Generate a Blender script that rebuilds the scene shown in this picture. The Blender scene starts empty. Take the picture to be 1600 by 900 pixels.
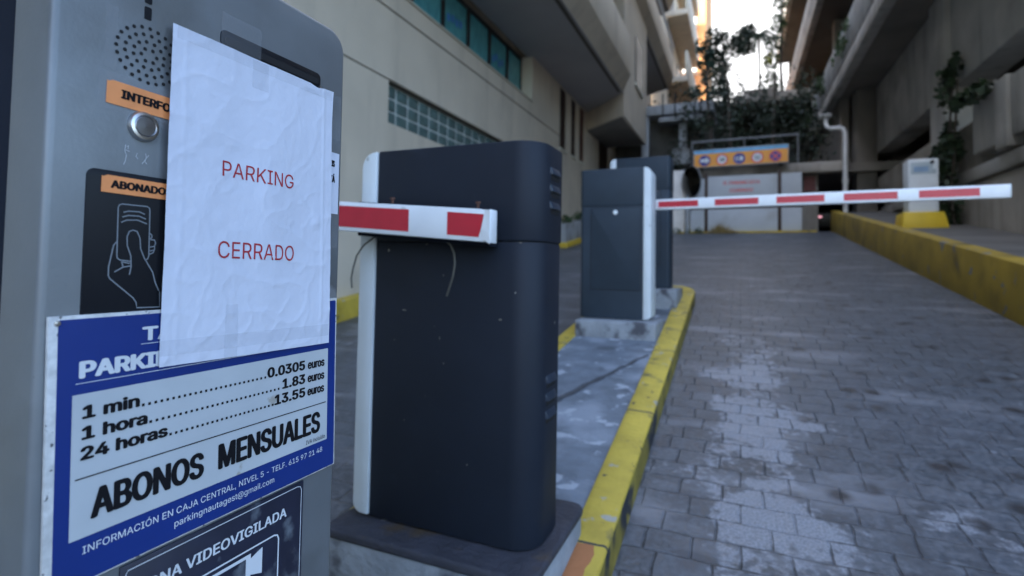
import bpy, bmesh, math, random
from mathutils import Vector, Matrix
random.seed(7)
sc = bpy.context.scene
C = sc.collection

# ------------------------------------------------------------------ camera, sky, sun, exposure
YAW, PITCH, ROLL = -0.407904, 0.0375257, -0.0154287
fw = Vector((math.sin(YAW)*math.cos(PITCH), math.cos(YAW)*math.cos(PITCH), math.sin(PITCH)))
r0 = Vector((math.cos(YAW), -math.sin(YAW), 0)); u0 = r0.cross(fw)
rt = r0*math.cos(ROLL) - u0*math.sin(ROLL); up = u0*math.cos(ROLL) + r0*math.sin(ROLL)
cam_d = bpy.data.cameras.new('camera'); cam = bpy.data.objects.new('camera', cam_d); C.objects.link(cam)
cam.matrix_world = Matrix(((rt.x, up.x, -fw.x, 0), (rt.y, up.y, -fw.y, 0), (rt.z, up.z, -fw.z, 0), (0, 0, 0, 1)))
cam_d.sensor_width = 36; cam_d.lens = 36*825.66/1600
cam_d.shift_y = -(450-386.73)/1600
cam_d.clip_start = 0.02; cam_d.clip_end = 2000
cam_d.dof.use_dof = True; cam_d.dof.focus_distance = 0.58; cam_d.dof.aperture_fstop = 4.6
sc.camera = cam

SUN_EL, SUN_AZ = math.radians(36), math.radians(225)      # azimuth clockwise from +Y
w = bpy.data.worlds.new('World'); sc.world = w; w.use_nodes = True
nt = w.node_tree; bgn = nt.nodes['Background']
sky = nt.nodes.new('ShaderNodeTexSky'); sky.sky_type = 'NISHITA'; sky.sun_disc = False
sky.sun_elevation = SUN_EL; sky.sun_rotation = SUN_AZ; sky.dust_density = 2.5; sky.ozone_density = 3.0
# bright thin cloud bank low over the end of the alley
tcw = nt.nodes.new('ShaderNodeTexCoord'); dt = nt.nodes.new('ShaderNodeVectorMath'); dt.operation = 'DOT_PRODUCT'; dt.inputs[1].default_value = (-.05, .90, .43)
nt.links.new(tcw.outputs['Generated'], dt.inputs[0])
cn = nt.nodes.new('ShaderNodeTexNoise'); cn.inputs['Scale'].default_value = 3.0; cn.inputs['Detail'].default_value = 7; nt.links.new(tcw.outputs['Generated'], cn.inputs['Vector'])
ca = nt.nodes.new('ShaderNodeMath'); ca.operation = 'MULTIPLY_ADD'; ca.inputs[1].default_value = .35; nt.links.new(cn.outputs[0], ca.inputs[0]); nt.links.new(dt.outputs['Value'], ca.inputs[2])
cr0 = nt.nodes.new('ShaderNodeMapRange'); cr0.inputs[1].default_value = .85; cr0.inputs[2].default_value = 1.05; nt.links.new(ca.outputs[0], cr0.inputs[0])
cm = nt.nodes.new('ShaderNodeMix'); cm.data_type = 'RGBA'; cm.inputs['B'].default_value = (2.4, 2.4, 2.45, 1)
nt.links.new(cr0.outputs[0], cm.inputs['Factor']); nt.links.new(sky.outputs[0], cm.inputs['A'])
nt.links.new(cm.outputs['Result'], bgn.inputs[0]); bgn.inputs[1].default_value = 0.13
sd = bpy.data.lights.new('sun', 'SUN'); sd.energy = 2.5; sd.angle = math.radians(0.5); sd.color = (1, .93, .82)
sun = bpy.data.objects.new('sun', sd); C.objects.link(sun)
S = Vector((math.sin(SUN_AZ)*math.cos(SUN_EL), math.cos(SUN_AZ)*math.cos(SUN_EL), math.sin(SUN_EL)))
sun.rotation_euler = S.to_track_quat('Z', 'Y').to_euler(); sun.location = S*60
sc.view_settings.view_transform = 'Standard'; sc.view_settings.look = 'None'; sc.view_settings.gamma = 1
sc.view_settings.exposure = 2.95

# ------------------------------------------------------------------ materials
def pm(name, col, rough=.6, metal=0., var=.12, scale=6., bump=0., bscale=60., spots=(), coat=0., stretch=None, spec=.5, streak=None):
    """Procedural surface: base colour with soft variation, optional blotches (colour, scale, threshold, softness, detail)."""
    m = bpy.data.materials.new(name); m.use_nodes = True
    t = m.node_tree; N = t.nodes; L = t.links; b = N['Principled BSDF']
    tc = N.new('ShaderNodeTexCoord'); vec = tc.outputs['Object']
    if stretch:
        mp = N.new('ShaderNodeMapping'); mp.inputs['Scale'].default_value = stretch
        L.new(vec, mp.inputs[0]); vec = mp.outputs[0]
    n = N.new('ShaderNodeTexNoise'); n.inputs['Scale'].default_value = scale; n.inputs['Detail'].default_value = 6
    L.new(vec, n.inputs['Vector'])
    r = N.new('ShaderNodeMapRange'); r.inputs[1].default_value = .3; r.inputs[2].default_value = .7
    r.inputs[3].default_value = 1-var; r.inputs[4].default_value = 1+var
    L.new(n.outputs[0], r.inputs[0])
    mx = N.new('ShaderNodeVectorMath'); mx.operation = 'SCALE'; mx.inputs[0].default_value = col[:3]
    L.new(r.outputs[0], mx.inputs['Scale']); c = mx.outputs[0]
    for i, sp in enumerate(spots):
        sc_, s_, th, so = sp[0], sp[1], sp[2], sp[3]; det = sp[4] if len(sp) > 4 else 5
        k = N.new('ShaderNodeTexNoise'); k.inputs['Scale'].default_value = s_; k.inputs['Detail'].default_value = det
        mp = N.new('ShaderNodeMapping'); mp.inputs['Location'].default_value = (3.1*i+1.7, 5.3*i, 2.2*i)
        L.new(vec, mp.inputs[0]); L.new(mp.outputs[0], k.inputs['Vector'])
        q = N.new('ShaderNodeMapRange'); q.inputs[1].default_value = th; q.inputs[2].default_value = th+so
        L.new(k.outputs[0], q.inputs[0])
        x = N.new('ShaderNodeMix'); x.data_type = 'RGBA'; x.inputs['B'].default_value = (*sc_, 1)
        L.new(q.outputs[0], x.inputs['Factor']); L.new(c, x.inputs['A']); c = x.outputs['Result']
    if streak:      # rain runs: blotches drawn out vertically
        k = N.new('ShaderNodeTexNoise'); k.inputs['Scale'].default_value = 1.; k.inputs['Detail'].default_value = 6
        mp = N.new('ShaderNodeMapping'); mp.inputs['Scale'].default_value = (3.3, 3.3, .55); L.new(tc.outputs['Object'], mp.inputs[0]); L.new(mp.outputs[0], k.inputs['Vector'])
        q = N.new('ShaderNodeMapRange'); q.inputs[1].default_value = .52; q.inputs[2].default_value = .74; q.inputs[4].default_value = streak[1]; L.new(k.outputs[0], q.inputs[0])
        x = N.new('ShaderNodeMix'); x.data_type = 'RGBA'; x.inputs['B'].default_value = (*streak[0], 1); L.new(q.outputs[0], x.inputs['Factor']); L.new(c, x.inputs['A']); c = x.outputs['Result']
    L.new(c, b.inputs['Base Color'])
    b.inputs['Roughness'].default_value = rough; b.inputs['Metallic'].default_value = metal
    b.inputs['Coat Weight'].default_value = coat; b.inputs['Specular IOR Level'].default_value = spec
    if bump:
        k = N.new('ShaderNodeTexNoise'); k.inputs['Scale'].default_value = bscale; k.inputs['Detail'].default_value = 5
        L.new(vec, k.inputs['Vector'])
        u = N.new('ShaderNodeBump'); u.inputs['Strength'].default_value = bump; u.inputs['Distance'].default_value = .01
        L.new(k.outputs[0], u.inputs['Height']); L.new(u.outputs[0], b.inputs['Normal'])
    m['bsdf'] = 1
    return m

def emis(name, col, st):
    m = bpy.data.materials.new(name); m.use_nodes = True
    b = m.node_tree.nodes['Principled BSDF']; b.inputs['Base Color'].default_value = (*col, 1)
    b.inputs['Emission Color'].default_value = (*col, 1); b.inputs['Emission Strength'].default_value = st
    return m

M = {}
M['silver'] = pm('silver_paint', (.165, .178, .188), .42, .3, .14, 9, .03, 300, spots=[((.115, .12, .12), 6, .55, .15, 9), ((.05, .05, .05), 26, .73, .02, 5), ((.24, .25, .26), 5, .62, .02, 10)])
M['dark_body'] = pm('dark_case_paint', (.012, .016, .026), .7, 0, .2, 8, spec=.1)
M['char'] = pm('charcoal_paint', (.0115, .0155, .0245), .55, 0, .10, 7, .05, 500, spots=[((.30, .28, .24), 38, .775, .01, 2), ((.03, .038, .055), 5, .62, .15, 8)], spec=.25)
M['char2'] = pm('lighter_charcoal_paint', (.026, .038, .052), .55, 0, .10, 7, .05, 500, spec=.3)  # lighter charcoal for the two farther housings
M['char3'] = pm('charcoal_louver_highlight', (.017, .026, .042), .45, 0, .1, 9)  # charcoal lightened to paint in the highlights on the louvers
M['white_paint'] = pm('white_trim_paint', (.62, .66, .67), .45, 0, .05, 8, spots=[((.35, .36, .35), 22, .68, .05, 7)])
M['alu'] = pm('white_boom_paint', (.78, .80, .81), .4, 0, .04, 12, spots=[((.5, .5, .48), 26, .68, .08, 8)])
M['red'] = pm('red_reflective_film', (.50, .018, .035), .35, 0, .08, 15)
M['black'] = pm('black_plastic', (.008, .009, .012), .42, 0, .15, 12, spots=[((.035, .04, .045), 18, .68, .05, 8)], spec=.18)
M['hole'] = pm('black_hole', (.004, .004, .005), .8)
M['orange'] = pm('orange_sticker', (.75, .27, .09), .5, 0, .10, 40, spots=[((.62, .36, .2), 60, .68, .05, 6)])
M['ink'] = pm('black_ink', (.008, .008, .010), .6, spec=.12)
M['redink'] = pm('red_ink', (.36, .02, .03), .6)
M['whiteink'] = pm('white_ink', (.60, .63, .66), .5)
M['greyink'] = pm('grey_line_ink', (.16, .18, .20), .45)
M['steel'] = pm('brushed_steel', (.55, .55, .56), .28, 1., .12, 60)
M['steel_dark'] = pm('dark_steel', (.30, .29, .29), .3, 1., .1, 80)
M['paper'] = pm('white_paper', (.56, .585, .67), .75, 0, .03, 14, .12, 55)
M['tape'] = None
M['blue'] = pm('blue_sign_film', (.007, .028, .17), .35, 0, .08, 10)
M['offwhite'] = pm('white_sign_film', (.44, .47, .49), .4, 0, .05, 18, spots=[((.34, .33, .30), 30, .66, .04, 6)])
M['edge'] = pm('worn_board_edge', (.50, .50, .49), .7, 0, .2, 120, spots=[((.08, .08, .08), 160, .665, .03, 4)])
M['chip'] = pm('bare_primer', (.17, .155, .13), .8)
M['vidfilm'] = pm('faded_dark_film', (.014, .017, .035), .4, 0, .2, 30, spots=[((.20, .23, .26), 17, .535, .12, 8)])
M['concrete'] = pm('grey_concrete', (.33, .34, .34), .85, 0, .16, 3.0, .35, 40, spots=[((.20, .19, .17), 1.3, .58, .12, 9)], streak=((.12, .11, .09), .7))
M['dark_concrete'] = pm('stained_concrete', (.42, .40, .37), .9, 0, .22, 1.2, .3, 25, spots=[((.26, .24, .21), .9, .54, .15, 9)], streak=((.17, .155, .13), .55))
M['brown_concrete'] = pm('brown_stained_concrete', (.31, .28, .24), .9, 0, .25, 1.0, .3, 25, spots=[((.16, .14, .115), .8, .54, .15, 9)], streak=((.11, .095, .075), .55))
M['soffit_dark'] = pm('dark_soffit', (.19, .172, .15), .9, 0, .2, 1.1, .2, 20)  # darker concrete tone for undersides, inner walls and gaps
M['render'] = pm('beige_render', (.60, .52, .40), .9, 0, .07, 1.4, .25, 60, spots=[((.44, .39, .31), 1.1, .6, .2, 9)], streak=((.36, .31, .24), .45))
M['render_light'] = pm('cream_render', (.62, .58, .46), .9, 0, .06, 1.4, .2, 60)
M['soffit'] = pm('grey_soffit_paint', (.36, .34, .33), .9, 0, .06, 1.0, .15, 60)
M['groove'] = pm('shadow_joint', (.10, .085, .065), .9)
M['brown'] = pm('brown_wood', (.055, .028, .018), .55, 0, .2, 8, stretch=(1, 1, 14))
M['redbrown'] = pm('red_brown_wood', (.13, .05, .03), .55, 0, .2, 8, stretch=(1, 1, 14))
M['frame'] = pm('bronze_aluminium', (.035, .033, .032), .4, .3)
M['teal'] = pm('teal_curtained_glass', (.10, .36, .40), .12, 0, .35, 5, stretch=(1, 9, 1))
M['bluefilm'] = pm('blue_window_sticker', (.03, .16, .55), .3)
M['gblock'] = pm('glass_block', (.09, .14, .13), .15, 0, .25, 9, .3, 30)
M['mortar'] = pm('grey_mortar', (.48, .52, .48), .8)
M['yellow'] = pm('yellow_road_paint', (.62, .42, .035), .65, 0, .13, 7, .3, 70, spots=[((.30, .27, .20), 13, .64, .04, 9), ((.07, .065, .055), 24, .70, .03, 8)])
M['yellow_wall'] = pm('aged_yellow_wall_paint', (.38, .25, .022), .7, 0, .22, 2.4, .25, 40, spots=[((.20, .19, .17), 5.5, .63, .03, 8), ((.12, .085, .02), 2.2, .55, .2, 9)])
M['yellow_base'] = pm('bright_yellow_paint', (.68, .46, .02), .55, 0, .06, 6)
M['white_plastic'] = pm('white_kiosk_paint', (.74, .78, .80), .5, 0, .06, 4)
M['paleblue'] = pm('pale_blue_display', (.24, .36, .52), .4)
M['bluegrey'] = pm('pale_label', (.44, .52, .56), .5)
M['board'] = pm('white_hoarding_paint', (.50, .53, .55), .75, 0, .09, 1.5, spots=[((.38, .38, .36), 1.4, .6, .2, 9)])
M['post'] = pm('brown_post_paint', (.055, .032, .022), .6, 0, .2, 5)
M['sign_orange'] = pm('orange_panel', (.85, .35, .04), .45, 0, .04, 6)
M['sign_blue'] = pm('light_blue_band', (.12, .40, .65), .45, 0, .18, 7)
M['pict_blue'] = pm('deep_blue_disc', (.025, .03, .24), .4)
M['pict_red'] = pm('red_ring', (.70, .07, .06), .4)
M['pict_white'] = pm('white_disc', (.72, .75, .76), .4)
M['galv'] = pm('galvanised_steel', (.34, .36, .38), .5, .5, .12, 9)
M['ledge'] = pm('dark_ledge', (.13, .122, .11), .9, 0, .25, 2, .4, 30)  # darker, browner tone for the ledge
M['dimred'] = pm('dark_red_plate', (.12, .025, .02), .6)  # deep dark red for the plate on the garage column
M['overgrown'] = pm('overgrown_wall', (.06, .056, .045), .95, 0, .4, 2, .6, 12)
M['soffit_black'] = pm('shade_darkened_soffit', (.085, .08, .07), .9, 0, .2, 1.1, .2, 20)  # soffit tone darkened to take out bounced sunlight on the upper decks
M['dull'] = pm('dull_grey_paint', (.20, .205, .21), .6)
M['mirror'] = pm('convex_mirror', (.045, .043, .038), .06, 1., .05, 4)
M['pipe'] = pm('white_pipe', (.62, .62, .60), .5, 0, .12, 6)
M['rust'] = pm('rusty_steel', (.10, .045, .03), .8, .2, .3, 40)
M['cable'] = pm('black_cable', (.085, .08, .065), .5)
M['orange_wall'] = pm('orange_render', (.70, .34, .13), .9, 0, .06, 1.0)
M['white_wall'] = pm('white_render', (.80, .76, .70), .9)
M['glassdark'] = pm('dark_window_glass', (.02, .022, .026), .35, spec=.2)
M['leaf_dark'] = pm('dark_foliage', (.022, .036, .018), .6, 0, .4, 3)
M['leaf'] = pm('green_foliage', (.045, .085, .028), .6, 0, .4, 3)
M['leaf_ivy'] = pm('ivy_foliage', (.025, .045, .018), .5, 0, .4, 3)
M['leaf_blue'] = pm('blue_green_foliage', (.03, .07, .05), .6, 0, .3, 3)
M['leaf_yellow'] = pm('yellow_foliage', (.22, .22, .02), .6, 0, .3, 3)
M['dry'] = pm('dry_grass', (.38, .28, .11), .8, 0, .3, 6)
M['bark'] = pm('bark', (.07, .058, .045), .9, 0, .3, 6)
M['car'] = pm('dark_car_paint', (.015, .015, .018), .3, .2)
M['rubber'] = pm('rubber', (.01, .01, .01), .8)
M['terrain'] = pm('town_ground', (.05, .05, .05), .9)
M['tail'] = emis('lit_tail_lamp', (1, .45, .55), .16)
def tape_mat():
    m = bpy.data.materials.new('clear_tape'); m.use_nodes = True
    t = m.node_tree; b = t.nodes['Principled BSDF']
    b.inputs['Base Color'].default_value = (.45, .47, .5, 1); b.inputs['Roughness'].default_value = .25
    n = t.nodes.new('ShaderNodeTexNoise'); n.inputs['Scale'].default_value = 90
    r = t.nodes.new('ShaderNodeMapRange'); r.inputs[3].default_value = .05; r.inputs[4].default_value = .17
    t.links.new(n.outputs[0], r.inputs[0]); t.links.new(r.outputs[0], b.inputs['Alpha'])
    return m
M['tape'] = tape_mat()

def road_mat():
    m = bpy.data.materials.new('stone_setts'); m.use_nodes = True
    t = m.node_tree; N = t.nodes; L = t.links; b = N['Principled BSDF']
    def math_(op, a, c=None, d=None):
        n = N.new('ShaderNodeMath'); n.operation = op
        for i, v in enumerate((a, c, d)):
            if v is None: continue
            if isinstance(v, (int, float)): n.inputs[i].default_value = v
            else: L.new(v, n.inputs[i])
        return n.outputs[0]
    def noise(s, d=5, off=0):
        n = N.new('ShaderNodeTexNoise'); n.inputs['Scale'].default_value = s; n.inputs['Detail'].default_value = d
        mp = N.new('ShaderNodeMapping'); mp.inputs['Location'].default_value = (off, off*.7, off*.3)
        L.new(tc.outputs['Object'], mp.inputs[0]); L.new(mp.outputs[0], n.inputs['Vector']); return n.outputs[0]
    def mr(v, a, c, d=0, e=1):
        n = N.new('ShaderNodeMapRange'); L.new(v, n.inputs[0])
        for i, q in enumerate((a, c, d, e)): n.inputs[i+1].default_value = q
        return n.outputs[0]
    def mix(f, a, c):
        n = N.new('ShaderNodeMix'); n.data_type = 'RGBA'
        for k, v in (('Factor', f), ('A', a), ('B', c)):
            if isinstance(v, tuple): n.inputs[k].default_value = (*v, 1)
            elif isinstance(v, (int, float)): n.inputs[k].default_value = v
            else: L.new(v, n.inputs[k])
        return n.outputs['Result']
    tc = N.new('ShaderNodeTexCoord')
    nz = N.new('ShaderNodeTexNoise'); nz.inputs['Scale'].default_value = 9; nz.inputs['Detail'].default_value = 7
    L.new(tc.outputs['Object'], nz.inputs['Vector'])
    su = N.new('ShaderNodeVectorMath'); su.operation = 'SUBTRACT'; su.inputs[1].default_value = (.5, .5, .5); L.new(nz.outputs['Color'], su.inputs[0])
    scl = N.new('ShaderNodeVectorMath'); scl.operation = 'SCALE'; scl.inputs['Scale'].default_value = .022; L.new(su.outputs[0], scl.inputs[0])
    ad = N.new('ShaderNodeVectorMath'); L.new(tc.outputs['Object'], ad.inputs[0]); L.new(scl.outputs[0], ad.inputs[1])
    br = N.new('ShaderNodeTexBrick')
    L.new(ad.outputs[0], br.inputs['Vector'])
    for k, v in (('Scale', 1.), ('Mortar Size', .0052), ('Mortar Smooth', .75), ('Bias', 0.), ('Brick Width', .168), ('Row Height', .118)):
        br.inputs[k].default_value = v
    br.offset = .46; br.offset_frequency = 2; br.squash = .86; br.squash_frequency = 3
    br.inputs['Color1'].default_value = (.040, .049, .058, 1); br.inputs['Color2'].default_value = (.070, .083, .097, 1)
    br.inputs['Mortar'].default_value = (.026, .027, .029, 1)
    col = br.outputs['Color']
    big = noise(1.1, 6, 3); col = mix(mr(big, .35, .7, 0, .5), col, (.085, .088, .10))
    fine = noise(55, 8, 9); col = mix(mr(fine, .40, .72, 0, .5), col, (.22, .225, .24)); mid = noise(11, 8, 4); col = mix(mr(mid, .48, .66, 0, .55), col, (.055, .056, .062))
    # worn pale cement wash along the left of the lane
    sep = N.new('ShaderNodeSeparateXYZ'); L.new(tc.outputs['Object'], sep.inputs[0]); X = sep.outputs['X']; Yv = sep.outputs['Y']
    d = math_('ABSOLUTE', math_('SUBTRACT', X, .04)); band = mr(d, .10, .34, 1, 0)
    pn = noise(3.2, 9, 5); pm_ = math_('ADD', pn, math_('MULTIPLY', band, .20))
    cut = mr(math_('ABSOLUTE', math_('SUBTRACT', Yv, 2.6)), 1.2, 2.4, 1, 0)
    gran = noise(30, 4, 11)
    brk = math_('MULTIPLY', br.outputs['Fac'], -.07)
    bv = N.new('ShaderNodeSeparateColor'); L.new(br.outputs['Color'], bv.inputs[0])
    stone = math_('MULTIPLY', math_('SUBTRACT', bv.outputs[0], .11), .5)
    patch = mr(math_('ADD', math_('ADD', math_('MULTIPLY', pm_, math_('ADD', math_('MULTIPLY', cut, .25), .75)), math_('MULTIPLY', math_('SUBTRACT', gran, .5), .42)), math_('ADD', brk, stone)), .60, .68)
    col = mix(math_('MULTIPLY', patch, .52), col, mix(mr(noise(120, 3, 2), .4, .6), (.25, .26, .29), (.46, .47, .50)))
    streak = N.new('ShaderNodeTexNoise'); streak.inputs['Scale'].default_value = 1.; streak.inputs['Detail'].default_value = 7
    mp = N.new('ShaderNodeMapping'); mp.inputs['Scale'].default_value = (1.2, 3.4, 1); L.new(tc.outputs['Object'], mp.inputs[0]); L.new(mp.outputs[0], streak.inputs['Vector'])
    col = mix(mr(streak.outputs[0], .54, .72, 0, .7), col, (.26, .26, .275))
    # oil drips
    vo = N.new('ShaderNodeTexVoronoi'); vo.voronoi_dimensions = '2D'; vo.inputs['Scale'].default_value = 3.4; vo.inputs['Randomness'].default_value = 1
    L.new(ad.outputs[0], vo.inputs['Vector'])
    zone = mr(math_('ABSOLUTE', math_('SUBTRACT', X, .85)), .5, .8, 1, 0)
    drip = math_('MULTIPLY', mr(vo.outputs['Distance'], .07, .19, 1, 0), math_('MULTIPLY', zone, mr(noise(2.6, 3, 1), .40, .5)))
    col = mix(math_('MULTIPLY', drip, .9), col, (.022, .020, .022))
    L.new(col, b.inputs['Base Color'])
    rg = mr(fine, .3, .7, .36, .62); L.new(rg, b.inputs['Roughness'])
    h = math_('ADD', math_('MULTIPLY', br.outputs['Fac'], -1.), math_('ADD', math_('MULTIPLY', fine, .5), math_('MULTIPLY', mid, .5)))
    bu = N.new('ShaderNodeBump'); bu.inputs['Strength'].default_value = .7; bu.inputs['Distance'].default_value = .008
    L.new(h, bu.inputs['Height']); L.new(bu.outputs[0], b.inputs['Normal'])
    return m
M['road'] = road_mat()
M['island'] = pm('worn_island_cement', (.15, .17, .195), .75, 0, .22, 9, .5, 45,
                 spots=[((.25, .275, .31), 3.2, .50, .12, 12), ((.36, .385, .42), 9, .60, .04, 12), ((.09, .10, .115), 3.4, .60, .06, 12), ((.27, .15, .10), 2.6, .68, .03, 9)])
def kerb_mat():
    m = pm('yellow_kerb_paint', (.50, .355, .045), .65, 0, .22, 6, .35, 60,
           spots=[((.36, .33, .26), 11, .63, .04, 9), ((.14, .115, .05), 7, .62, .10, 9), ((.05, .045, .04), 24, .67, .03, 8)])
    t = m.node_tree; N = t.nodes; L = t.links; b = N['Principled BSDF']
    old = b.inputs['Base Color'].links[0].from_socket
    tc = N.new('ShaderNodeTexCoord'); sp = N.new('ShaderNodeSeparateXYZ'); L.new(tc.outputs['Object'], sp.inputs[0])
    # orange-brown primer worn through beside the first plinth, and joints between kerb stones
    def vm(op, a, c):
        n = N.new('ShaderNodeMath'); n.operation = op
        for i, v in enumerate((a, c)):
            if isinstance(v, (int, float)): n.inputs[i].default_value = v
            else: L.new(v, n.inputs[i])
        return n.outputs[0]
    nz = N.new('ShaderNodeTexNoise'); nz.inputs['Scale'].default_value = 9; nz.inputs['Detail'].default_value = 7; L.new(tc.outputs['Object'], nz.inputs['Vector'])
    yy = vm('ADD', sp.outputs['Y'], vm('MULTIPLY', nz.outputs[0], .22)); xx = vm('ADD', sp.outputs['X'], vm('MULTIPLY', nz.outputs[0], .05))
    f = vm('MULTIPLY', vm('LESS_THAN', yy, 1.68), vm('MULTIPLY', vm('LESS_THAN', xx, -.362), vm('GREATER_THAN', yy, 1.1)))
    f = vm('MULTIPLY', f, vm('GREATER_THAN', sp.outputs['X'], -.6))
    mx = N.new('ShaderNodeMix'); mx.data_type = 'RGBA'; mx.inputs['B'].default_value = (.36, .135, .045, 1)
    L.new(f, mx.inputs['Factor']); L.new(old, mx.inputs['A'])
    md = vm('MODULO', vm('ADD', vm('ADD', sp.outputs['Y'], 8.22), vm('MULTIPLY', nz.outputs[0], .03)), .98)
    j = vm('LESS_THAN', md, .012)
    m2 = N.new('ShaderNodeMix'); m2.data_type = 'RGBA'; m2.inputs['B'].default_value = (.05, .045, .035, 1)
    L.new(j, m2.inputs['Factor']); L.new(mx.outputs['Result'], m2.inputs['A']); L.new(m2.outputs['Result'], b.inputs['Base Color'])
    return m
M['kerb'] = kerb_mat()
M['kerb_side'] = pm('dark_grimy_kerb_side', (.20, .15, .022), .7, 0, .3, 5, .4, 50, spots=[((.02, .02, .022), 5, .52, .10, 9), ((.26, .19, .03), 7, .62, .06, 8)])  # darker yellow than the kerb top, with black grime blotches

# ------------------------------------------------------------------ mesh helpers
class MB:
    def __init__(s): s.v = []; s.f = []; s.m = []
    def add(s, vs, fs, mi=0):
        o = len(s.v); s.v += [tuple(x) for x in vs]; s.f += [tuple(i+o for i in q) for q in fs]; s.m += [mi]*len(fs)
    def box(s, x0, x1, y0, y1, z0, z1, mi=0):
        s.add([(x0, y0, z0), (x1, y0, z0), (x1, y1, z0), (x0, y1, z0), (x0, y0, z1), (x1, y0, z1), (x1, y1, z1), (x0, y1, z1)],
              [(3, 2, 1, 0), (4, 5, 6, 7), (0, 1, 5, 4), (1, 2, 6, 5), (2, 3, 7, 6), (3, 0, 4, 7)], mi)
    def prism(s, poly, a, b, axis='z', mi=0):
        """poly: 2D outline; extruded from a to b along the axis (x: poly=(y,z), y: poly=(x,z), z: poly=(x,y))."""
        n = len(poly)
        def P(p, q): return {'x': (q, p[0], p[1]), 'y': (p[0], q, p[1]), 'z': (p[0], p[1], q)}[axis]
        vs = [P(p, a) for p in poly] + [P(p, b) for p in poly]
        fs = [tuple(range(n-1, -1, -1)), tuple(range(n, 2*n))] + [(i, (i+1) % n, n+(i+1) % n, n+i) for i in range(n)]
        s.add(vs, fs, mi)
    def tube(s, pts, r, n=8, mi=0, caps=True):
        pts = [Vector(p) for p in pts]; R = r if isinstance(r, (list, tuple)) else [r]*len(pts)
        rings = []; prev = None
        for i, p in enumerate(pts):
            d = (pts[min(i+1, len(pts)-1)] - pts[max(i-1, 0)]).normalized()
            a = prev if prev else (Vector((0, 0, 1)) if abs(d.z) < .9 else Vector((1, 0, 0)))
            x = (a - d*a.dot(d)).normalized(); y = d.cross(x); prev = x
            rings.append([p + (x*math.cos(2*math.pi*k/n) + y*math.sin(2*math.pi*k/n))*R[i] for k in range(n)])
        vs = [q for ring in rings for q in ring]
        fs = [(i*n+k, i*n+(k+1) % n, (i+1)*n+(k+1) % n, (i+1)*n+k) for i in range(len(pts)-1) for k in range(n)]
        if caps: fs += [tuple(range(n-1, -1, -1)), tuple((len(pts)-1)*n+k for k in range(n))]
        s.add(vs, fs, mi)
    def lathe(s, prof, centre, axis, n=28, mi=0):
        """prof: (radius, height along axis)"""
        c = Vector(centre); d = Vector(axis).normalized(); a = Vector((0, 0, 1)) if abs(d.z) < .9 else Vector((1, 0, 0))
        x = (a - d*a.dot(d)).normalized(); y = d.cross(x)
        vs = [c + d*h + (x*math.cos(2*math.pi*k/n)+y*math.sin(2*math.pi*k/n))*max(r, 1e-5) for r, h in prof for k in range(n)]
        fs = [(i*n+k, i*n+(k+1) % n, (i+1)*n+(k+1) % n, (i+1)*n+k) for i in range(len(prof)-1) for k in range(n)]
        s.add(vs, fs, mi)
    def build(s, name, mats, parent=None, bevel=0., seg=2, smooth=False, bevf=None, origin=None):
        me = bpy.data.meshes.new(name)
        o0 = Vector(origin) if origin else (parent_base(parent) if parent else Vector((0, 0, 0)))
        me.from_pydata([tuple(Vector(p)-o0) for p in s.v], [], s.f)
        for i, q in enumerate(me.polygons): q.material_index = s.m[i]
        if not isinstance(mats, (list, tuple)): mats = [mats]
        for q in mats: me.materials.append(q)
        bm = bmesh.new(); bm.from_mesh(me)
        bmesh.ops.recalc_face_normals(bm, faces=bm.faces) if len(s.f) < 1500 else None
        if bevel:
            es = [e for e in bm.edges if len(e.link_faces) == 2 and e.calc_face_angle(0) > math.radians(38)]
            if bevf: es = [e for e in es if bevf(*[v.co+o0 for v in e.verts])]
            bmesh.ops.bevel(bm, geom=es, offset=bevel, segments=seg, affect='EDGES', profile=.5, clamp_overlap=True)
        if smooth or bevel:
            for fc in bm.faces: fc.smooth = True
            for e in bm.edges:
                if len(e.link_faces) == 2 and e.calc_face_angle(0) > math.radians(32): e.smooth = False
        bm.to_mesh(me); bm.free()
        o = bpy.data.objects.new(name, me); C.objects.link(o)
        if parent: o.parent = parent
        if parent and origin: o.location = Vector(origin) - parent_base(parent)
        elif origin: o.location = origin
        return o
BASE = {}
def parent_base(p):
    if p is None: return Vector((0, 0, 0))
    return BASE.get(p.name, Vector((0, 0, 0)))
def tag(o, label, cat, group=None):
    o['label'] = label; o['category'] = cat
    if group: o['group'] = group
    return o
def thing(name, label, cat, loc=(0, 0, 0), group=None):
    o = bpy.data.objects.new(name, None); C.objects.link(o); o.location = loc; o.empty_display_size = .1
    BASE[o.name] = Vector(loc); return tag(o, label, cat, group)
def part(mb, name, mats, parent, **k):
    o = mb.build(name, mats, parent, **k); BASE[o.name] = parent_base(parent); return o
def struct(mb, name, mats, **k):
    o = mb.build(name, mats, **k); o['kind'] = 'structure'; return o

class Frame:      # a flat surface to print on: origin, right, up, normal
    def __init__(s, o, u, v, n): s.o, s.u, s.v, s.n = Vector(o), Vector(u), Vector(v), Vector(n)
    def P(s, x, y, h=0): return s.o + s.u*x + s.v*y + s.n*h
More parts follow.
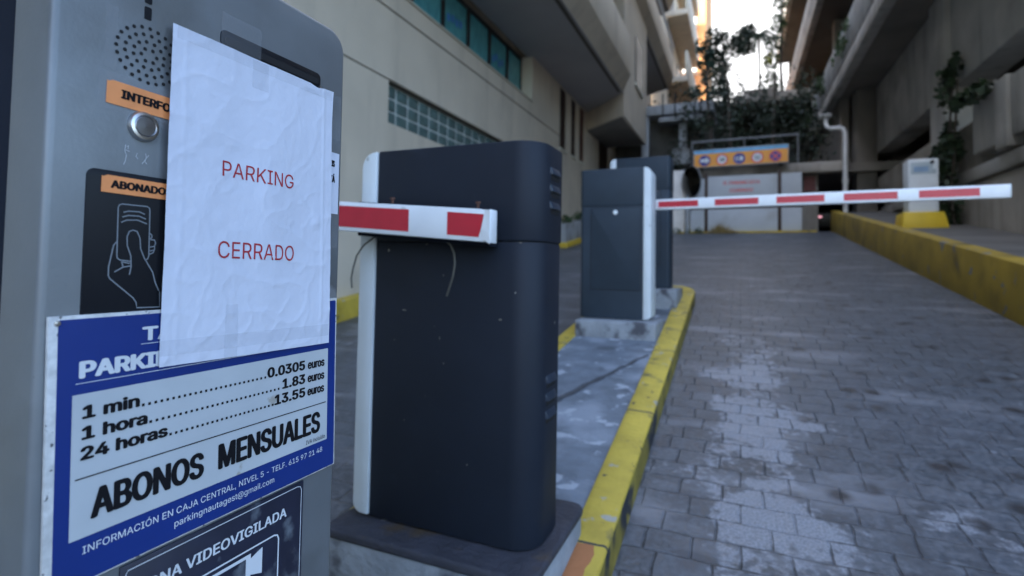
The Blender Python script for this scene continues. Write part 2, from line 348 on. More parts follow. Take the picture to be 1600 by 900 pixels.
# letter shapes: character | advance | outline points | triangles (1000 units per em)
GLYPHS = {}
for _l in """\
 |188||
,|188|38 -119 68 71 137 71 84 -119|1 0 3 3 2 1
-|453|337 244 337 188 114 188 114 244|3 2 1 1 0 3
.|188|95 -4 83 -3 73 1 63 9 55 18 51 29 50 41 51 53 55 64 63 73 73 81 83 85 95 87 107 85 118 81 128 73 135 64 140 53 141 41 140 29 135 18 128 9 118 1 107 -3|6 5 4 4 3 6 1 0 2 2 0 3 0 9 3 6 3 9 7 6 9 8 7 9 22 21 23 19 18 20 18 17 15 16 15 17 20 18 21 18 15 12 13 12 15 14 13 15 23 21 0 21 18 0 18 12 0 9 0 12 10 9 12 11 10 12
0|453|227 -7 191 -3 158 7 130 24 105 48 85 77 69 113 57 155 50 202 48 254 50 306 57 353 69 395 85 431 106 461 130 484 159 502 191 512 227 516 262 512 295 502 323 484 348 461 368 431 384 395 396 353 403 306 405 254 403 202 396 155 384 113 368 77 348 48 323 24 295 7 263 -3 227 50 250 52 271 60 290 74 306 92 320 116 330 144 338 176 342 213 344 254 342 295 338 332 330 365 320 393 306 416 290 435 271 449 250 457 227 460 203 457 182 449 163 435 147 416 134 393 123 365 115 332 111 295 109 254 111 213 115 176 123 144 134 116 147 92 163 74 182 60 203 52|7 6 66 66 65 7 8 7 65 65 64 8 9 8 64 64 63 9 63 62 9 10 9 62 62 61 10 11 10 61 61 60 11 12 11 60 0 36 71 0 71 1 1 71 2 71 70 2 3 2 70 69 3 70 57 56 15 16 15 56 56 55 16 55 17 16 3 69 4 69 68 4 5 4 68 68 67 5 6 5 67 66 6 67 12 60 59 13 12 59 59 58 13 14 13 58 58 57 14 57 15 14 18 54 53 18 53 19 37 35 34 38 37 34 34 33 38 39 38 33 51 21 52 21 20 52 53 52 20 19 53 20 30 29 42 43 42 29 29 28 43 44 43 28 28 27 44 45 44 27 46 45 27 27 26 46 47 46 26 26 25 47 48 47 25 25 24 48 39 33 32 40 39 32 32 31 40 41 40 31 31 30 41 30 42 41 48 24 49 24 23 49 50 49 23 23 22 50 51 50 22 21 51 22 35 37 0 36 0 37 54 18 55 17 55 18
1|453|76 0 76 55 391 55 391 0 276 509 276 0 212 0 212 448 209 448 86 358 86 427 198 509 276 55 212 55|11 10 8 8 10 9 3 2 5 13 12 7 1 0 6 11 8 7 7 4 11 12 13 6 4 7 12 5 2 12 6 5 12 1 6 13
2|453|64 0 64 47 234 229 282 282 311 327 320 371 319 389 315 405 308 419 298 431 287 441 273 449 224 460 205 458 188 454 172 447 159 438 148 427 139 413 132 398 128 381 127 362 66 362 68 391 75 418 86 442 102 464 121 482 143 496 168 507 196 513 225 516 254 513 281 507 306 497 328 482 346 465 361 445 372 423 379 398 381 372 371 318 336 259 267 180 153 60 153 57 389 57 389 0|21 20 22 23 22 20 20 19 23 24 23 19 25 24 19 19 18 25 18 26 25 30 14 13 13 12 30 12 31 30 28 16 15 29 28 15 15 14 29 14 30 29 1 0 45 45 44 1 26 18 17 27 26 17 17 16 27 16 28 27 2 43 3 11 33 32 10 34 11 33 11 34 41 40 5 6 5 40 40 39 6 39 38 6 3 43 42 4 3 42 42 41 4 41 5 4 6 38 7 38 37 7 8 7 37 37 36 8 9 8 36 36 35 9 10 9 35 34 10 35 45 0 47 47 46 45 43 2 44 1 44 2 11 32 12 31 12 32
3|453|218 -7 188 -5 159 1 133 10 108 22 88 38 70 57 57 79 48 104 44 132 109 132 112 115 118 100 126 87 137 76 150 66 165 59 219 50 275 61 291 69 304 80 315 93 323 108 328 125 329 145 328 163 323 180 316 196 306 211 292 223 275 234 254 241 229 246 201 248 157 248 157 299 288 448 288 452 70 452 70 509 372 509 372 461 211 278 211 289 247 290 279 286 308 276 333 262 354 244 371 222 383 198 391 173 393 145 390 116 383 90 370 66 354 45 333 27 309 12 281 2 251 -5 221 289|3 15 4 15 14 4 4 14 5 14 13 5 6 5 13 13 12 6 7 6 12 12 11 7 8 7 11 11 10 8 9 8 10 1 16 2 33 42 34 35 34 42 17 0 60 31 44 32 0 17 1 16 1 17 42 33 32 32 44 42 35 42 43 2 16 3 15 3 16 18 59 58 19 18 58 54 53 23 24 23 53 53 52 24 52 51 24 25 24 51 51 50 25 19 58 57 20 19 57 57 56 20 21 20 56 56 55 21 22 21 55 55 54 22 54 23 22 25 50 26 50 49 26 27 26 49 49 48 27 28 27 48 48 47 28 29 28 47 46 29 47 41 36 43 37 36 41 41 40 37 59 18 60 17 60 18 29 46 30 46 45 30 31 30 45 44 31 45 35 43 36 39 38 37 37 40 39 42 44 61 43 42 61 41 43 61
4|453|40 105 40 158 247 509 311 509 109 166 109 163 413 163 413 105 282 0 282 121 282 146 282 318 343 318 343 0 282 105 282 163 343 163 343 105|1 0 5 1 5 4 4 2 1 5 0 9 5 9 10 16 15 10 2 4 3 15 16 11 8 13 14 9 0 14 5 10 15 12 11 16 7 6 16 17 7 16 14 17 9 17 16 10 10 9 17 17 14 13
5|453|221 -7 192 -5 165 1 140 11 118 25 99 41 83 60 71 82 63 105 60 130 122 130 125 115 130 102 138 89 173 60 221 50 241 51 259 56 276 64 291 75 304 89 314 104 322 122 326 141 328 162 326 183 321 203 314 221 303 237 290 251 275 262 257 270 238 275 218 277 167 268 128 246 67 253 96 509 366 509 366 452 151 452 134 301 178 325 229 334 252 332 274 328 294 321 313 311 330 299 345 285 358 269 370 251 379 231 386 210 390 187 391 163 388 132 381 102 369 76 352 52 332 32 309 15 282 3 253 -4|5 4 13 6 5 13 13 12 6 7 6 12 12 11 7 8 7 11 11 10 8 9 8 10 35 41 36 37 36 41 41 40 37 0 15 1 14 2 1 1 15 14 42 34 33 43 32 44 63 17 16 44 32 31 31 45 44 63 16 0 15 0 16 32 43 33 42 33 43 2 14 3 4 3 14 13 4 14 41 35 34 34 42 41 18 62 61 19 18 61 30 29 47 46 30 47 56 55 24 55 54 24 19 61 60 20 19 60 60 59 20 21 20 59 59 58 21 22 21 58 58 57 22 23 22 57 57 56 23 56 24 23 24 54 25 54 53 25 26 25 53 53 52 26 27 26 52 52 51 27 51 50 27 28 27 50 50 49 28 29 28 49 49 48 29 47 29 48 17 63 62 62 18 17 30 46 31 45 31 46 39 38 40 37 40 38
6|453|226 -7 196 -4 168 3 142 15 119 31 100 51 84 74 73 101 66 130 64 162 65 187 71 212 80 239 137 340 252 509 322 509 151 261 145 261 165 288 196 307 235 314 265 312 291 305 316 295 337 280 355 262 370 240 380 215 387 187 389 157 387 127 379 98 368 73 352 50 333 30 310 14 284 3 257 -4 226 48 245 50 263 55 279 63 293 73 304 86 314 101 322 119 326 137 327 157 326 178 322 196 314 213 304 228 293 241 279 251 263 259 245 264 226 265 207 264 190 259 174 252 160 241 148 229 138 214 131 197 126 179 125 158 126 138 131 119 138 102 148 86 160 73 174 63 190 55 207 50 172 292|6 5 68 68 67 6 7 6 67 67 66 7 8 7 66 66 65 8 9 8 65 65 64 9 10 9 64 11 10 64 64 63 11 12 11 63 63 62 12 17 61 60 16 17 60 17 16 18 0 38 73 0 73 1 72 1 73 19 58 57 57 56 19 1 72 2 71 2 72 16 60 59 2 71 3 71 70 3 4 3 70 70 69 4 5 4 69 68 5 69 12 62 61 61 17 12 13 12 17 17 18 13 37 40 39 54 21 55 20 55 21 40 37 36 41 40 36 36 35 41 35 42 41 53 22 54 21 54 22 32 31 45 31 30 45 46 45 30 30 29 46 47 46 29 48 47 29 29 28 48 49 48 28 28 27 49 27 26 49 50 49 26 26 25 50 42 35 34 43 42 34 34 33 43 44 43 33 33 32 44 32 45 44 50 25 51 25 24 51 52 51 24 24 23 52 53 52 23 22 53 23 13 18 14 37 39 0 38 0 39 55 20 56 19 56 20 59 58 16 74 16 19 58 19 16 18 16 74 15 14 18 15 18 74
7|453|97 0 323 448 323 452 62 452 62 509 391 509 391 449 165 0|0 7 1 2 1 6 6 5 2 6 1 7 4 3 2 2 5 4
8|453|226 -7 193 -5 163 1 136 11 111 25 91 42 74 62 62 84 54 109 52 135 53 156 58 176 65 195 75 212 87 228 101 241 117 252 134 260 153 265 129 276 109 289 93 308 80 330 73 354 70 380 73 405 79 429 90 450 106 469 124 485 146 498 170 508 197 514 226 516 255 514 282 508 306 498 328 485 346 469 361 450 373 429 379 405 382 380 379 354 372 330 359 308 343 289 323 276 300 267 319 260 335 252 351 241 365 228 377 212 387 195 395 176 399 156 401 135 398 109 391 84 378 62 362 42 341 25 317 11 289 1 259 -5 226 49 248 50 267 54 285 60 300 69 313 79 323 91 331 106 335 121 337 139 335 157 330 173 322 189 312 202 298 213 283 223 265 230 247 234 226 235 206 234 187 230 169 223 154 213 140 202 130 189 122 173 117 157 115 139 117 121 121 106 129 91 139 79 152 69 167 60 185 54 205 50 226 290 274 300 287 308 298 318 307 330 314 344 318 359 319 376 318 392 314 407 308 420 299 432 288 442 275 449 226 460 177 449 164 442 153 432 145 420 138 407 134 392 133 376 134 359 138 344 145 330 154 318 165 308 178 300|6 5 96 96 95 6 7 6 95 95 94 7 8 7 94 9 8 94 94 93 9 10 9 93 93 92 10 11 10 92 92 91 11 12 11 91 13 12 91 91 90 13 14 13 90 24 23 123 0 66 101 0 101 1 100 1 101 1 100 2 99 2 100 86 85 129 31 117 32 2 99 3 98 3 99 17 88 87 18 17 87 87 86 18 86 129 18 129 128 18 118 117 30 117 31 30 3 98 4 98 97 4 5 4 97 96 5 97 14 90 89 15 14 89 16 15 89 89 88 16 88 17 16 18 128 19 128 127 19 20 19 127 127 126 20 21 20 126 126 125 21 22 21 125 125 124 22 23 22 124 123 23 124 24 123 122 25 24 122 122 121 25 26 25 121 27 26 121 121 120 27 28 27 120 120 119 28 29 28 119 119 118 29 118 30 29 33 116 34 67 65 68 83 82 103 102 83 103 34 116 115 115 35 34 68 65 64 69 68 64 64 63 69 63 70 69 82 81 48 103 82 48 104 103 48 115 114 36 35 115 36 61 60 72 73 72 60 60 59 73 74 73 59 59 58 74 58 57 74 75 74 57 57 56 75 76 75 56 56 55 76 77 76 55 55 54 77 54 53 77 78 77 53 53 52 78 43 42 109 70 63 62 71 70 62 62 61 71 61 72 71 78 52 79 52 51 79 51 50 79 80 79 50 50 49 80 81 80 49 48 81 49 104 48 47 105 104 47 47 46 105 106 105 46 46 45 106 107 106 45 45 44 107 108 107 44 44 43 108 43 109 108 109 42 110 42 41 110 111 110 41 41 40 111 40 39 111 112 111 39 39 38 112 113 112 38 38 37 113 114 113 37 36 114 37 65 67 0 66 0 67 83 102 84 85 84 102 129 85 102 32 117 116 116 33 32
9|453|226 516 256 513 285 506 310 494 333 478 352 458 368 434 380 408 387 378 389 347 387 322 382 296 373 270 315 168 200 0 130 0 301 248 307 248 287 221 257 202 218 195 188 197 161 203 137 214 116 229 98 247 83 269 72 294 66 321 64 352 66 382 73 411 85 436 101 459 120 479 143 494 168 506 196 513 226 460 207 459 190 454 174 446 160 435 148 423 138 407 131 390 127 372 125 352 127 331 131 313 138 295 148 280 160 268 174 257 190 250 207 245 226 243 245 245 263 249 279 257 293 267 305 280 314 295 322 312 326 330 327 350 326 371 322 390 314 407 305 422 293 435 279 446 263 454 245 459 280 216|27 26 49 28 27 49 49 48 28 29 28 48 48 47 29 47 46 29 30 29 46 46 45 30 31 30 45 20 55 21 54 21 55 39 37 40 21 54 22 54 53 22 35 42 41 36 35 41 41 40 36 40 37 36 13 18 14 22 53 23 53 52 23 24 23 52 52 51 24 25 24 51 51 50 25 26 25 50 49 26 50 31 45 44 32 31 44 33 32 44 44 43 33 34 33 43 43 42 34 42 35 34 1 73 72 57 56 19 19 58 57 0 38 73 73 1 0 16 60 59 71 2 72 1 72 2 9 8 65 17 13 12 63 62 12 12 11 63 64 63 11 11 10 64 10 9 64 9 65 64 65 8 66 8 7 66 67 66 7 7 6 67 68 67 6 6 5 68 13 17 18 16 18 17 60 16 17 61 60 17 17 12 61 12 62 61 68 5 69 5 4 69 70 69 4 4 3 70 71 70 3 2 71 3 19 56 20 55 20 56 38 0 39 37 39 0 16 59 58 74 16 19 58 19 16 18 16 74 15 14 18 15 18 74
@|676|355 -135 307 -133 262 -126 221 -114 184 -98 151 -77 122 -53 98 -24 77 9 61 46 50 87 43 131 40 179 43 226 50 269 61 309 78 346 98 379 123 408 151 433 184 454 220 470 260 482 303 489 349 492 394 489 435 482 472 469 506 452 536 432 562 407 584 380 603 351 617 319 627 285 633 251 635 215 631 142 615 76 605 57 593 42 579 28 561 18 541 13 517 11 476 17 441 36 432 45 426 56 423 68 413 54 402 41 388 30 371 20 351 15 326 13 298 15 273 23 251 35 232 52 216 73 204 96 195 123 190 152 188 182 190 212 197 239 207 265 220 287 237 306 257 322 279 334 304 341 330 343 351 342 369 338 385 331 416 306 419 306 419 335 474 335 474 110 475 97 479 85 485 74 493 66 505 61 518 59 533 61 546 66 557 76 565 89 571 106 576 127 581 215 579 245 575 273 567 301 555 327 541 351 523 373 502 393 477 410 450 424 419 434 385 440 347 442 309 440 274 434 242 424 213 410 187 393 164 372 144 347 128 320 115 289 105 255 100 218 98 178 100 138 105 100 115 66 128 35 144 8 165 -17 188 -37 215 -54 246 -68 280 -78 317 -83 357 -85 412 -80 458 -69 489 -59 504 -107 464 -120 411 -131 329 65 350 66 368 71 382 78 395 89 405 102 412 118 422 185 421 210 417 231 411 249 403 263 393 274 381 282 331 292 313 290 297 285 283 277 271 267 260 254 252 239 242 185 251 125 258 108 267 94 279 81 293 72 310 67|10 9 121 121 120 10 11 10 120 120 119 11 119 118 11 12 11 118 118 117 12 13 12 117 117 116 13 14 13 116 116 115 14 15 14 115 126 125 4 5 4 125 124 5 125 19 112 111 20 19 111 111 110 20 5 124 6 124 123 6 7 6 123 123 122 7 8 7 122 9 8 122 121 9 122 15 115 114 16 15 114 114 113 16 17 16 113 18 17 113 113 112 18 112 19 18 127 3 2 60 59 161 161 160 60 156 155 68 69 68 155 21 109 22 55 137 164 151 73 152 106 24 107 1 129 128 55 164 56 163 56 164 71 153 152 72 71 152 152 73 72 23 108 107 107 24 23 1 128 2 127 2 128 56 163 57 58 57 163 163 162 58 59 58 162 161 59 162 69 155 154 70 69 154 154 153 70 153 71 70 22 109 108 108 23 22 126 4 3 3 127 126 60 160 61 160 159 61 62 61 159 63 62 159 159 158 63 64 63 158 65 64 158 158 157 65 66 65 157 67 66 157 157 156 67 156 68 67 109 21 110 20 110 21 138 54 53 53 139 138 130 0 136 139 53 52 52 51 139 140 139 51 75 150 76 103 27 26 135 132 131 81 144 143 103 26 104 135 131 136 130 136 131 140 51 50 141 140 50 50 49 141 142 141 49 49 143 142 147 78 148 78 77 148 149 148 77 150 149 77 76 150 77 25 105 104 104 26 25 44 87 86 87 44 43 43 88 87 44 86 45 85 45 86 100 29 101 29 28 101 102 101 28 37 36 94 36 35 94 90 41 40 40 39 90 91 90 39 39 38 91 92 91 38 93 92 38 38 37 93 37 94 93 94 35 95 35 34 95 96 95 34 34 33 96 97 96 33 33 32 97 88 43 42 89 88 42 42 41 89 41 90 89 97 32 98 32 31 98 99 98 31 31 30 99 100 99 30 29 100 30 132 135 134 134 133 132 45 85 46 85 84 46 47 46 84 84 83 47 48 47 83 49 48 83 83 82 49 143 49 82 81 143 82 146 145 80 147 146 80 78 147 80 79 78 80 27 103 102 102 28 27 129 1 0 0 130 129 137 55 54 54 138 137 150 75 151 75 74 151 73 151 74 24 106 105 105 25 24 144 81 145 81 80 145
A|480|16 0 201 509 276 509 463 0 395 0 287 302 264 372 232 478 245 478 213 371 191 302 85 0 110 142 110 199 370 199 370 142 239 457 154 199 324 199 344 142 135 142|0 11 12 12 13 0 1 10 9 9 7 1 10 1 13 0 13 1 5 2 6 8 6 2 4 3 15 14 15 3 2 5 14 14 3 2 20 17 12 7 9 16 7 16 8 1 7 8 8 2 1 18 19 15 6 8 16 17 20 18 10 13 17 13 12 17 14 5 18 15 14 18 4 15 19 19 18 20 12 11 20
B|456|60 0 60 509 241 509 274 507 304 501 329 491 350 477 367 461 381 442 390 421 396 398 398 374 397 353 393 336 387 320 356 286 315 267 315 262 331 260 347 254 363 245 378 234 391 220 402 203 411 184 416 161 418 136 416 111 410 88 400 67 386 48 368 31 344 18 317 8 284 2 247 0 125 57 245 57 281 60 309 67 330 80 344 96 353 115 355 137 354 153 350 169 342 184 333 197 320 209 306 218 289 225 269 229 248 231 125 231 125 285 238 285 288 296 302 304 314 314 323 326 330 340 335 355 336 372 333 393 326 412 313 429 294 442 270 449 240 452 125 452|36 53 0 1 0 53 55 54 53 1 53 54 54 69 1 37 35 34 34 38 37 36 0 35 35 37 36 55 53 52 52 51 55 67 3 68 3 2 68 69 68 2 1 69 2 50 49 17 17 16 56 57 56 16 58 57 16 66 65 5 4 66 5 38 34 33 33 39 38 50 17 51 17 56 51 55 51 56 66 4 67 3 67 4 30 29 41 29 28 41 42 41 28 28 27 42 43 42 27 27 26 43 26 25 43 44 43 25 25 24 44 45 44 24 24 23 45 46 45 23 23 22 46 22 21 46 47 46 21 20 47 21 13 12 61 62 61 12 12 11 62 11 10 62 63 62 10 10 9 63 39 33 32 40 39 32 32 31 40 31 30 40 30 41 40 47 20 48 20 19 48 19 18 48 49 48 18 17 49 18 58 16 15 59 58 15 15 14 59 60 59 14 14 13 60 13 61 60 63 9 64 9 8 64 8 7 64 65 64 7 7 6 65 5 65 6
C|510|267 -7 225 -3 186 7 150 25 119 49 92 79 70 115 53 157 44 203 40 254 44 305 53 352 70 393 92 429 119 459 150 484 186 501 225 512 267 516 340 504 362 496 383 485 402 471 419 456 435 438 448 418 459 397 467 373 473 348 408 348 389 395 357 428 315 449 267 456 237 453 209 445 184 432 161 414 141 391 125 364 113 332 106 295 103 254 106 213 113 177 125 145 141 117 161 94 184 76 210 63 237 56 267 53 315 60 357 81 389 114 408 160 473 160 467 135 459 112 448 91 435 71 420 53 402 38 383 24 363 13 341 5 317 -2 293 -6|8 7 44 44 43 8 9 8 43 43 42 9 42 41 9 10 9 41 41 40 10 11 10 40 40 39 11 12 11 39 15 37 36 49 1 50 1 49 2 48 2 49 34 17 35 16 35 17 2 48 3 47 3 48 35 16 36 15 36 16 3 47 4 5 4 47 47 46 5 6 5 46 46 45 6 7 6 45 44 7 45 12 39 38 13 12 38 38 37 13 14 13 37 37 15 14 52 67 66 51 0 67 67 52 51 18 33 32 64 63 53 21 20 31 52 66 65 65 64 52 64 53 52 31 20 32 20 19 32 18 32 19 24 23 30 58 57 55 57 56 55 28 27 29 27 26 29 30 29 26 26 25 30 24 30 25 53 63 62 62 61 53 54 53 61 61 60 54 60 59 54 59 58 54 58 55 54 30 23 31 23 22 31 21 31 22 50 1 0 0 51 50 33 18 34 17 34 18
D|502|219 0 96 0 96 57 215 57 254 60 288 68 318 81 343 99 363 122 379 149 390 181 397 216 399 255 397 294 390 329 379 361 364 388 344 410 320 428 291 441 258 449 221 452 93 452 93 509 225 509 273 505 315 495 353 478 385 455 412 426 433 391 449 351 458 306 462 255 458 205 449 159 433 119 411 83 384 54 351 31 312 14 268 3 125 509 125 0 60 0 60 509 125 452 125 57|45 44 22 22 23 45 0 3 43 2 43 47 43 2 1 44 1 2 22 44 2 22 2 46 22 46 42 23 22 42 41 5 4 24 20 25 26 19 18 5 41 40 40 6 5 25 20 19 19 26 25 41 4 0 3 0 4 20 24 21 42 21 24 27 17 28 34 33 11 12 11 33 13 12 33 33 32 13 37 36 8 9 8 36 36 35 9 10 9 35 35 34 10 34 11 10 13 32 14 32 31 14 15 14 31 31 30 15 16 15 30 30 29 16 17 16 29 28 17 29 6 40 39 7 6 39 39 38 7 38 37 7 37 8 7 17 27 18 26 18 27 21 42 46 2 47 46 43 3 47
E|419|60 0 60 509 372 509 372 452 125 452 125 286 355 286 355 229 125 229 125 57 375 57 375 0|0 9 8 1 0 8 8 5 1 5 4 1 9 0 11 11 10 9 5 8 7 7 6 5 3 2 4 1 4 2
F|410|60 0 60 509 369 509 369 452 125 452 125 278 346 278 346 221 125 221 125 0|9 8 0 8 5 0 1 0 5 3 2 4 5 8 7 7 6 5 1 5 4 4 2 1
G|520|269 -7 225 -3 185 7 149 25 118 49 91 79 69 116 53 157 43 203 40 254 43 305 53 352 69 393 91 429 117 459 149 484 184 501 223 512 265 516 291 514 316 510 340 504 363 494 384 483 403 469 421 453 436 436 449 416 460 395 468 373 474 349 408 349 387 393 356 427 315 448 265 456 236 453 209 445 183 432 160 414 141 392 125 364 113 332 106 295 103 254 106 213 113 177 125 145 141 117 161 95 184 76 210 63 238 56 269 53 296 55 322 61 345 71 365 85 382 102 396 123 407 147 413 173 415 202 434 199 283 199 283 256 478 256 478 200 475 160 466 124 451 91 431 62 406 38 377 19 344 5 308 -4 415 199|7 6 47 47 46 7 8 7 46 46 45 8 9 8 45 45 44 9 44 43 9 10 9 43 43 42 10 11 10 42 42 41 11 12 11 41 41 40 12 13 12 40 2 50 3 50 49 3 15 39 38 38 16 15 36 17 37 0 53 52 0 52 1 51 1 52 35 18 36 17 36 18 1 51 2 50 2 51 16 38 37 37 17 16 3 49 4 5 4 49 49 48 5 6 5 48 47 6 48 13 40 39 14 13 39 39 15 14 21 20 34 75 55 54 34 20 19 56 74 73 57 56 73 22 33 23 55 75 74 74 56 55 33 22 34 21 34 22 62 76 63 69 68 60 61 60 68 63 61 68 68 67 63 67 66 63 62 63 66 30 29 31 29 28 31 57 73 72 58 57 72 72 71 58 71 70 58 59 58 70 70 69 59 69 60 59 76 62 64 65 64 62 62 66 65 31 28 32 28 27 32 27 26 32 26 25 32 33 32 25 25 24 33 23 33 24 75 54 0 53 0 54 34 19 35 18 35 19 61 63 76
H|517|60 0 60 509 125 509 125 289 392 289 392 509 457 509 457 0 392 0 392 232 125 232 125 0|0 11 10 1 0 10 10 3 1 3 2 1 9 8 7 7 6 9 4 9 6 6 5 4 3 10 9 9 4 3
I|300|31 0 31 57 118 57 118 452 31 452 31 509 269 509 269 452 183 452 183 57 269 57 269 0|1 0 2 3 5 4 9 11 10 7 6 8 2 0 11 11 9 2 3 2 9 9 8 3 8 6 3 5 3 6
J|396|185 -7 143 -2 106 11 75 33 52 63 38 100 33 145 33 173 98 173 98 145 100 117 108 93 122 74 139 61 160 53 185 50 209 53 230 61 248 74 261 93 269 117 272 145 272 509 336 509 336 145 332 100 318 63 294 33 263 11 227 -2|7 6 9 9 8 7 0 14 1 13 1 14 1 13 2 12 2 13 2 12 3 12 11 3 4 3 11 5 4 11 11 10 5 6 5 10 9 6 10 18 17 28 28 17 29 16 29 17 25 24 20 21 20 24 22 21 24 24 23 22 18 28 27 19 18 27 27 26 19 26 25 19 25 20 19 29 16 0 16 15 0 14 0 15
K|467|104 145 104 216 139 261 174 303 212 344 364 509 448 509 231 276 228 276 60 0 60 509 125 509 125 334 124 225 125 193 125 0 372 0 188 259 228 309 449 0 124 241 125 167 198 245 243 288|0 1 9 10 9 1 0 9 15 1 0 14 13 1 14 1 13 20 1 20 12 10 1 12 12 11 10 8 18 17 18 4 3 16 19 7 7 19 23 18 8 7 7 23 18 6 5 18 4 18 5 13 14 17 2 13 17 17 3 2 0 15 21 14 0 21 13 2 20 8 17 22 7 8 22 16 7 22 14 21 22 17 14 22 3 17 18 6 18 23
L|393|60 0 60 509 125 509 125 57 361 57 361 0|1 0 3 3 0 5 5 4 3 1 3 2
M|628|60 0 60 509 152 509 277 187 287 159 299 123 311 84 322 49 307 49 318 83 330 121 342 158 352 187 476 509 568 509 568 0 504 0 504 291 504 327 505 369 506 413 507 457 513 457 498 409 482 363 467 322 456 291 342 0 286 0 170 291 159 321 145 361 129 408 112 457 119 457 120 416 121 372 122 328 122 291 122 0 315 72 507 438 119 436|35 33 1 39 38 0 1 0 38 38 37 1 37 36 1 35 1 36 34 33 42 5 8 6 8 5 28 31 2 32 34 32 2 33 34 2 1 33 2 9 7 10 14 22 20 21 41 22 17 16 15 15 14 17 18 17 14 19 18 14 14 20 19 41 21 23 26 12 11 13 24 23 23 21 13 21 22 13 22 14 13 8 28 27 27 7 8 8 7 40 12 26 25 2 31 30 30 29 3 3 2 30 7 9 40 6 8 40 24 13 25 13 12 25 20 22 41 7 27 10 27 26 11 11 10 27 3 29 4 29 28 4 5 4 28 33 35 42 32 34 42
N|523|60 0 60 509 136 509 343 183 363 151 388 107 414 55 405 54 401 108 399 157 399 195 399 509 463 509 463 0 387 0 202 290 177 331 148 381 108 452 119 454 122 384 124 328 125 291 125 0 403 76 120 430|21 20 1 18 1 20 23 22 0 1 0 22 21 1 22 19 18 25 17 2 19 18 19 2 1 18 2 6 13 8 9 8 13 13 6 14 6 7 14 5 14 7 7 6 24 9 13 10 13 12 10 11 10 12 14 5 4 17 16 2 16 15 3 3 2 16 6 8 24 5 7 24 3 15 14 4 3 14 18 20 25 17 19 25
O|533|267 -7 225 -3 186 7 150 25 119 49 92 79 70 115 53 157 44 203 40 254 44 305 53 352 70 393 92 429 119 459 150 484 186 501 225 512 267 516 309 512 348 501 384 484 415 459 442 429 464 393 480 352 490 305 493 254 490 203 480 157 464 115 442 79 415 49 384 25 348 7 309 -3 267 53 296 55 324 63 349 76 372 94 392 116 408 144 420 176 428 213 430 254 428 295 420 332 408 365 392 392 372 415 349 433 324 446 296 453 267 456 237 453 210 445 184 433 161 415 142 392 125 364 113 332 106 295 103 254 106 213 113 176 125 144 142 117 161 94 184 76 210 63 237 55|7 6 66 66 65 7 8 7 65 65 64 8 9 8 64 64 63 9 63 62 9 10 9 62 62 61 10 11 10 61 61 60 11 12 11 60 2 69 3 69 68 3 58 57 15 0 36 71 0 71 1 70 1 71 55 17 56 16 56 17 1 70 2 69 2 70 56 16 57 15 57 16 3 68 4 5 4 68 68 67 5 6 5 67 66 6 67 12 60 59 13 12 59 59 58 13 14 13 58 58 15 14 18 54 53 34 38 35 35 38 37 52 19 53 18 53 19 40 39 33 50 21 51 20 51 21 33 39 34 38 34 39 51 20 52 19 52 20 30 29 42 43 42 29 29 28 43 44 43 28 28 27 44 45 44 27 46 45 27 27 26 46 47 46 26 26 25 47 48 47 25 25 24 48 40 33 32 32 31 40 41 40 31 31 30 41 30 42 41 48 24 49 24 23 49 50 49 23 23 22 50 21 50 22 35 37 0 36 0 37 54 18 55 17 55 18
P|445|60 0 60 509 235 509 272 506 305 499 332 487 356 471 375 452 390 430 400 404 407 377 409 348 407 318 400 291 390 265 375 243 356 223 332 207 305 195 272 188 235 186 109 186 109 242 233 242 257 244 279 248 297 256 312 266 324 279 333 294 339 310 343 328 344 348 343 367 339 385 333 402 324 416 312 428 297 439 279 446 257 451 232 452 125 452 125 0 125 242 125 186|43 21 0 21 22 0 1 0 22 40 2 41 42 41 2 21 43 45 22 21 45 22 44 42 1 22 42 42 2 1 19 25 24 25 19 18 18 26 25 38 4 39 3 39 4 19 24 20 23 20 24 39 3 40 2 40 3 16 15 28 29 28 15 15 14 29 14 13 29 30 29 13 13 12 30 31 30 12 12 11 31 32 31 11 33 32 11 11 10 33 34 33 10 10 9 34 35 34 9 9 8 35 8 7 35 36 35 7 7 6 36 26 18 17 27 26 17 17 16 27 16 28 27 36 6 37 6 5 37 38 37 5 4 38 5 20 23 45 23 44 45 44 22 45
R|449|60 0 60 509 236 509 273 506 305 500 333 489 356 473 376 455 390 433 401 408 407 381 409 352 407 323 401 296 390 271 376 250 356 232 333 217 305 206 273 200 236 198 96 198 96 255 234 255 258 256 280 260 298 267 313 276 325 287 334 300 340 316 344 333 345 352 344 371 340 389 334 405 325 419 313 430 298 440 279 446 258 451 233 452 125 452 125 0 353 0 230 229 303 229 428 0 125 255 125 198 247 198 313 210|21 0 43 0 21 22 1 0 22 22 42 1 40 2 41 21 43 49 22 21 49 42 22 48 41 2 42 1 42 2 26 46 27 18 46 19 25 24 46 46 26 25 39 38 4 3 39 4 50 19 45 19 46 45 23 45 24 39 3 40 2 40 3 16 15 28 29 28 15 15 14 29 30 29 14 14 13 30 13 12 30 31 30 12 12 11 31 32 31 11 33 32 11 11 10 33 34 33 10 10 9 34 9 8 34 35 34 8 8 7 35 36 35 7 7 6 36 19 50 44 18 19 44 18 44 51 46 18 51 27 46 17 17 16 27 16 28 27 36 6 37 6 5 37 38 37 5 4 38 5 20 45 49 45 23 48 48 49 45 48 22 49 45 20 50 46 24 45 17 46 51 44 47 51
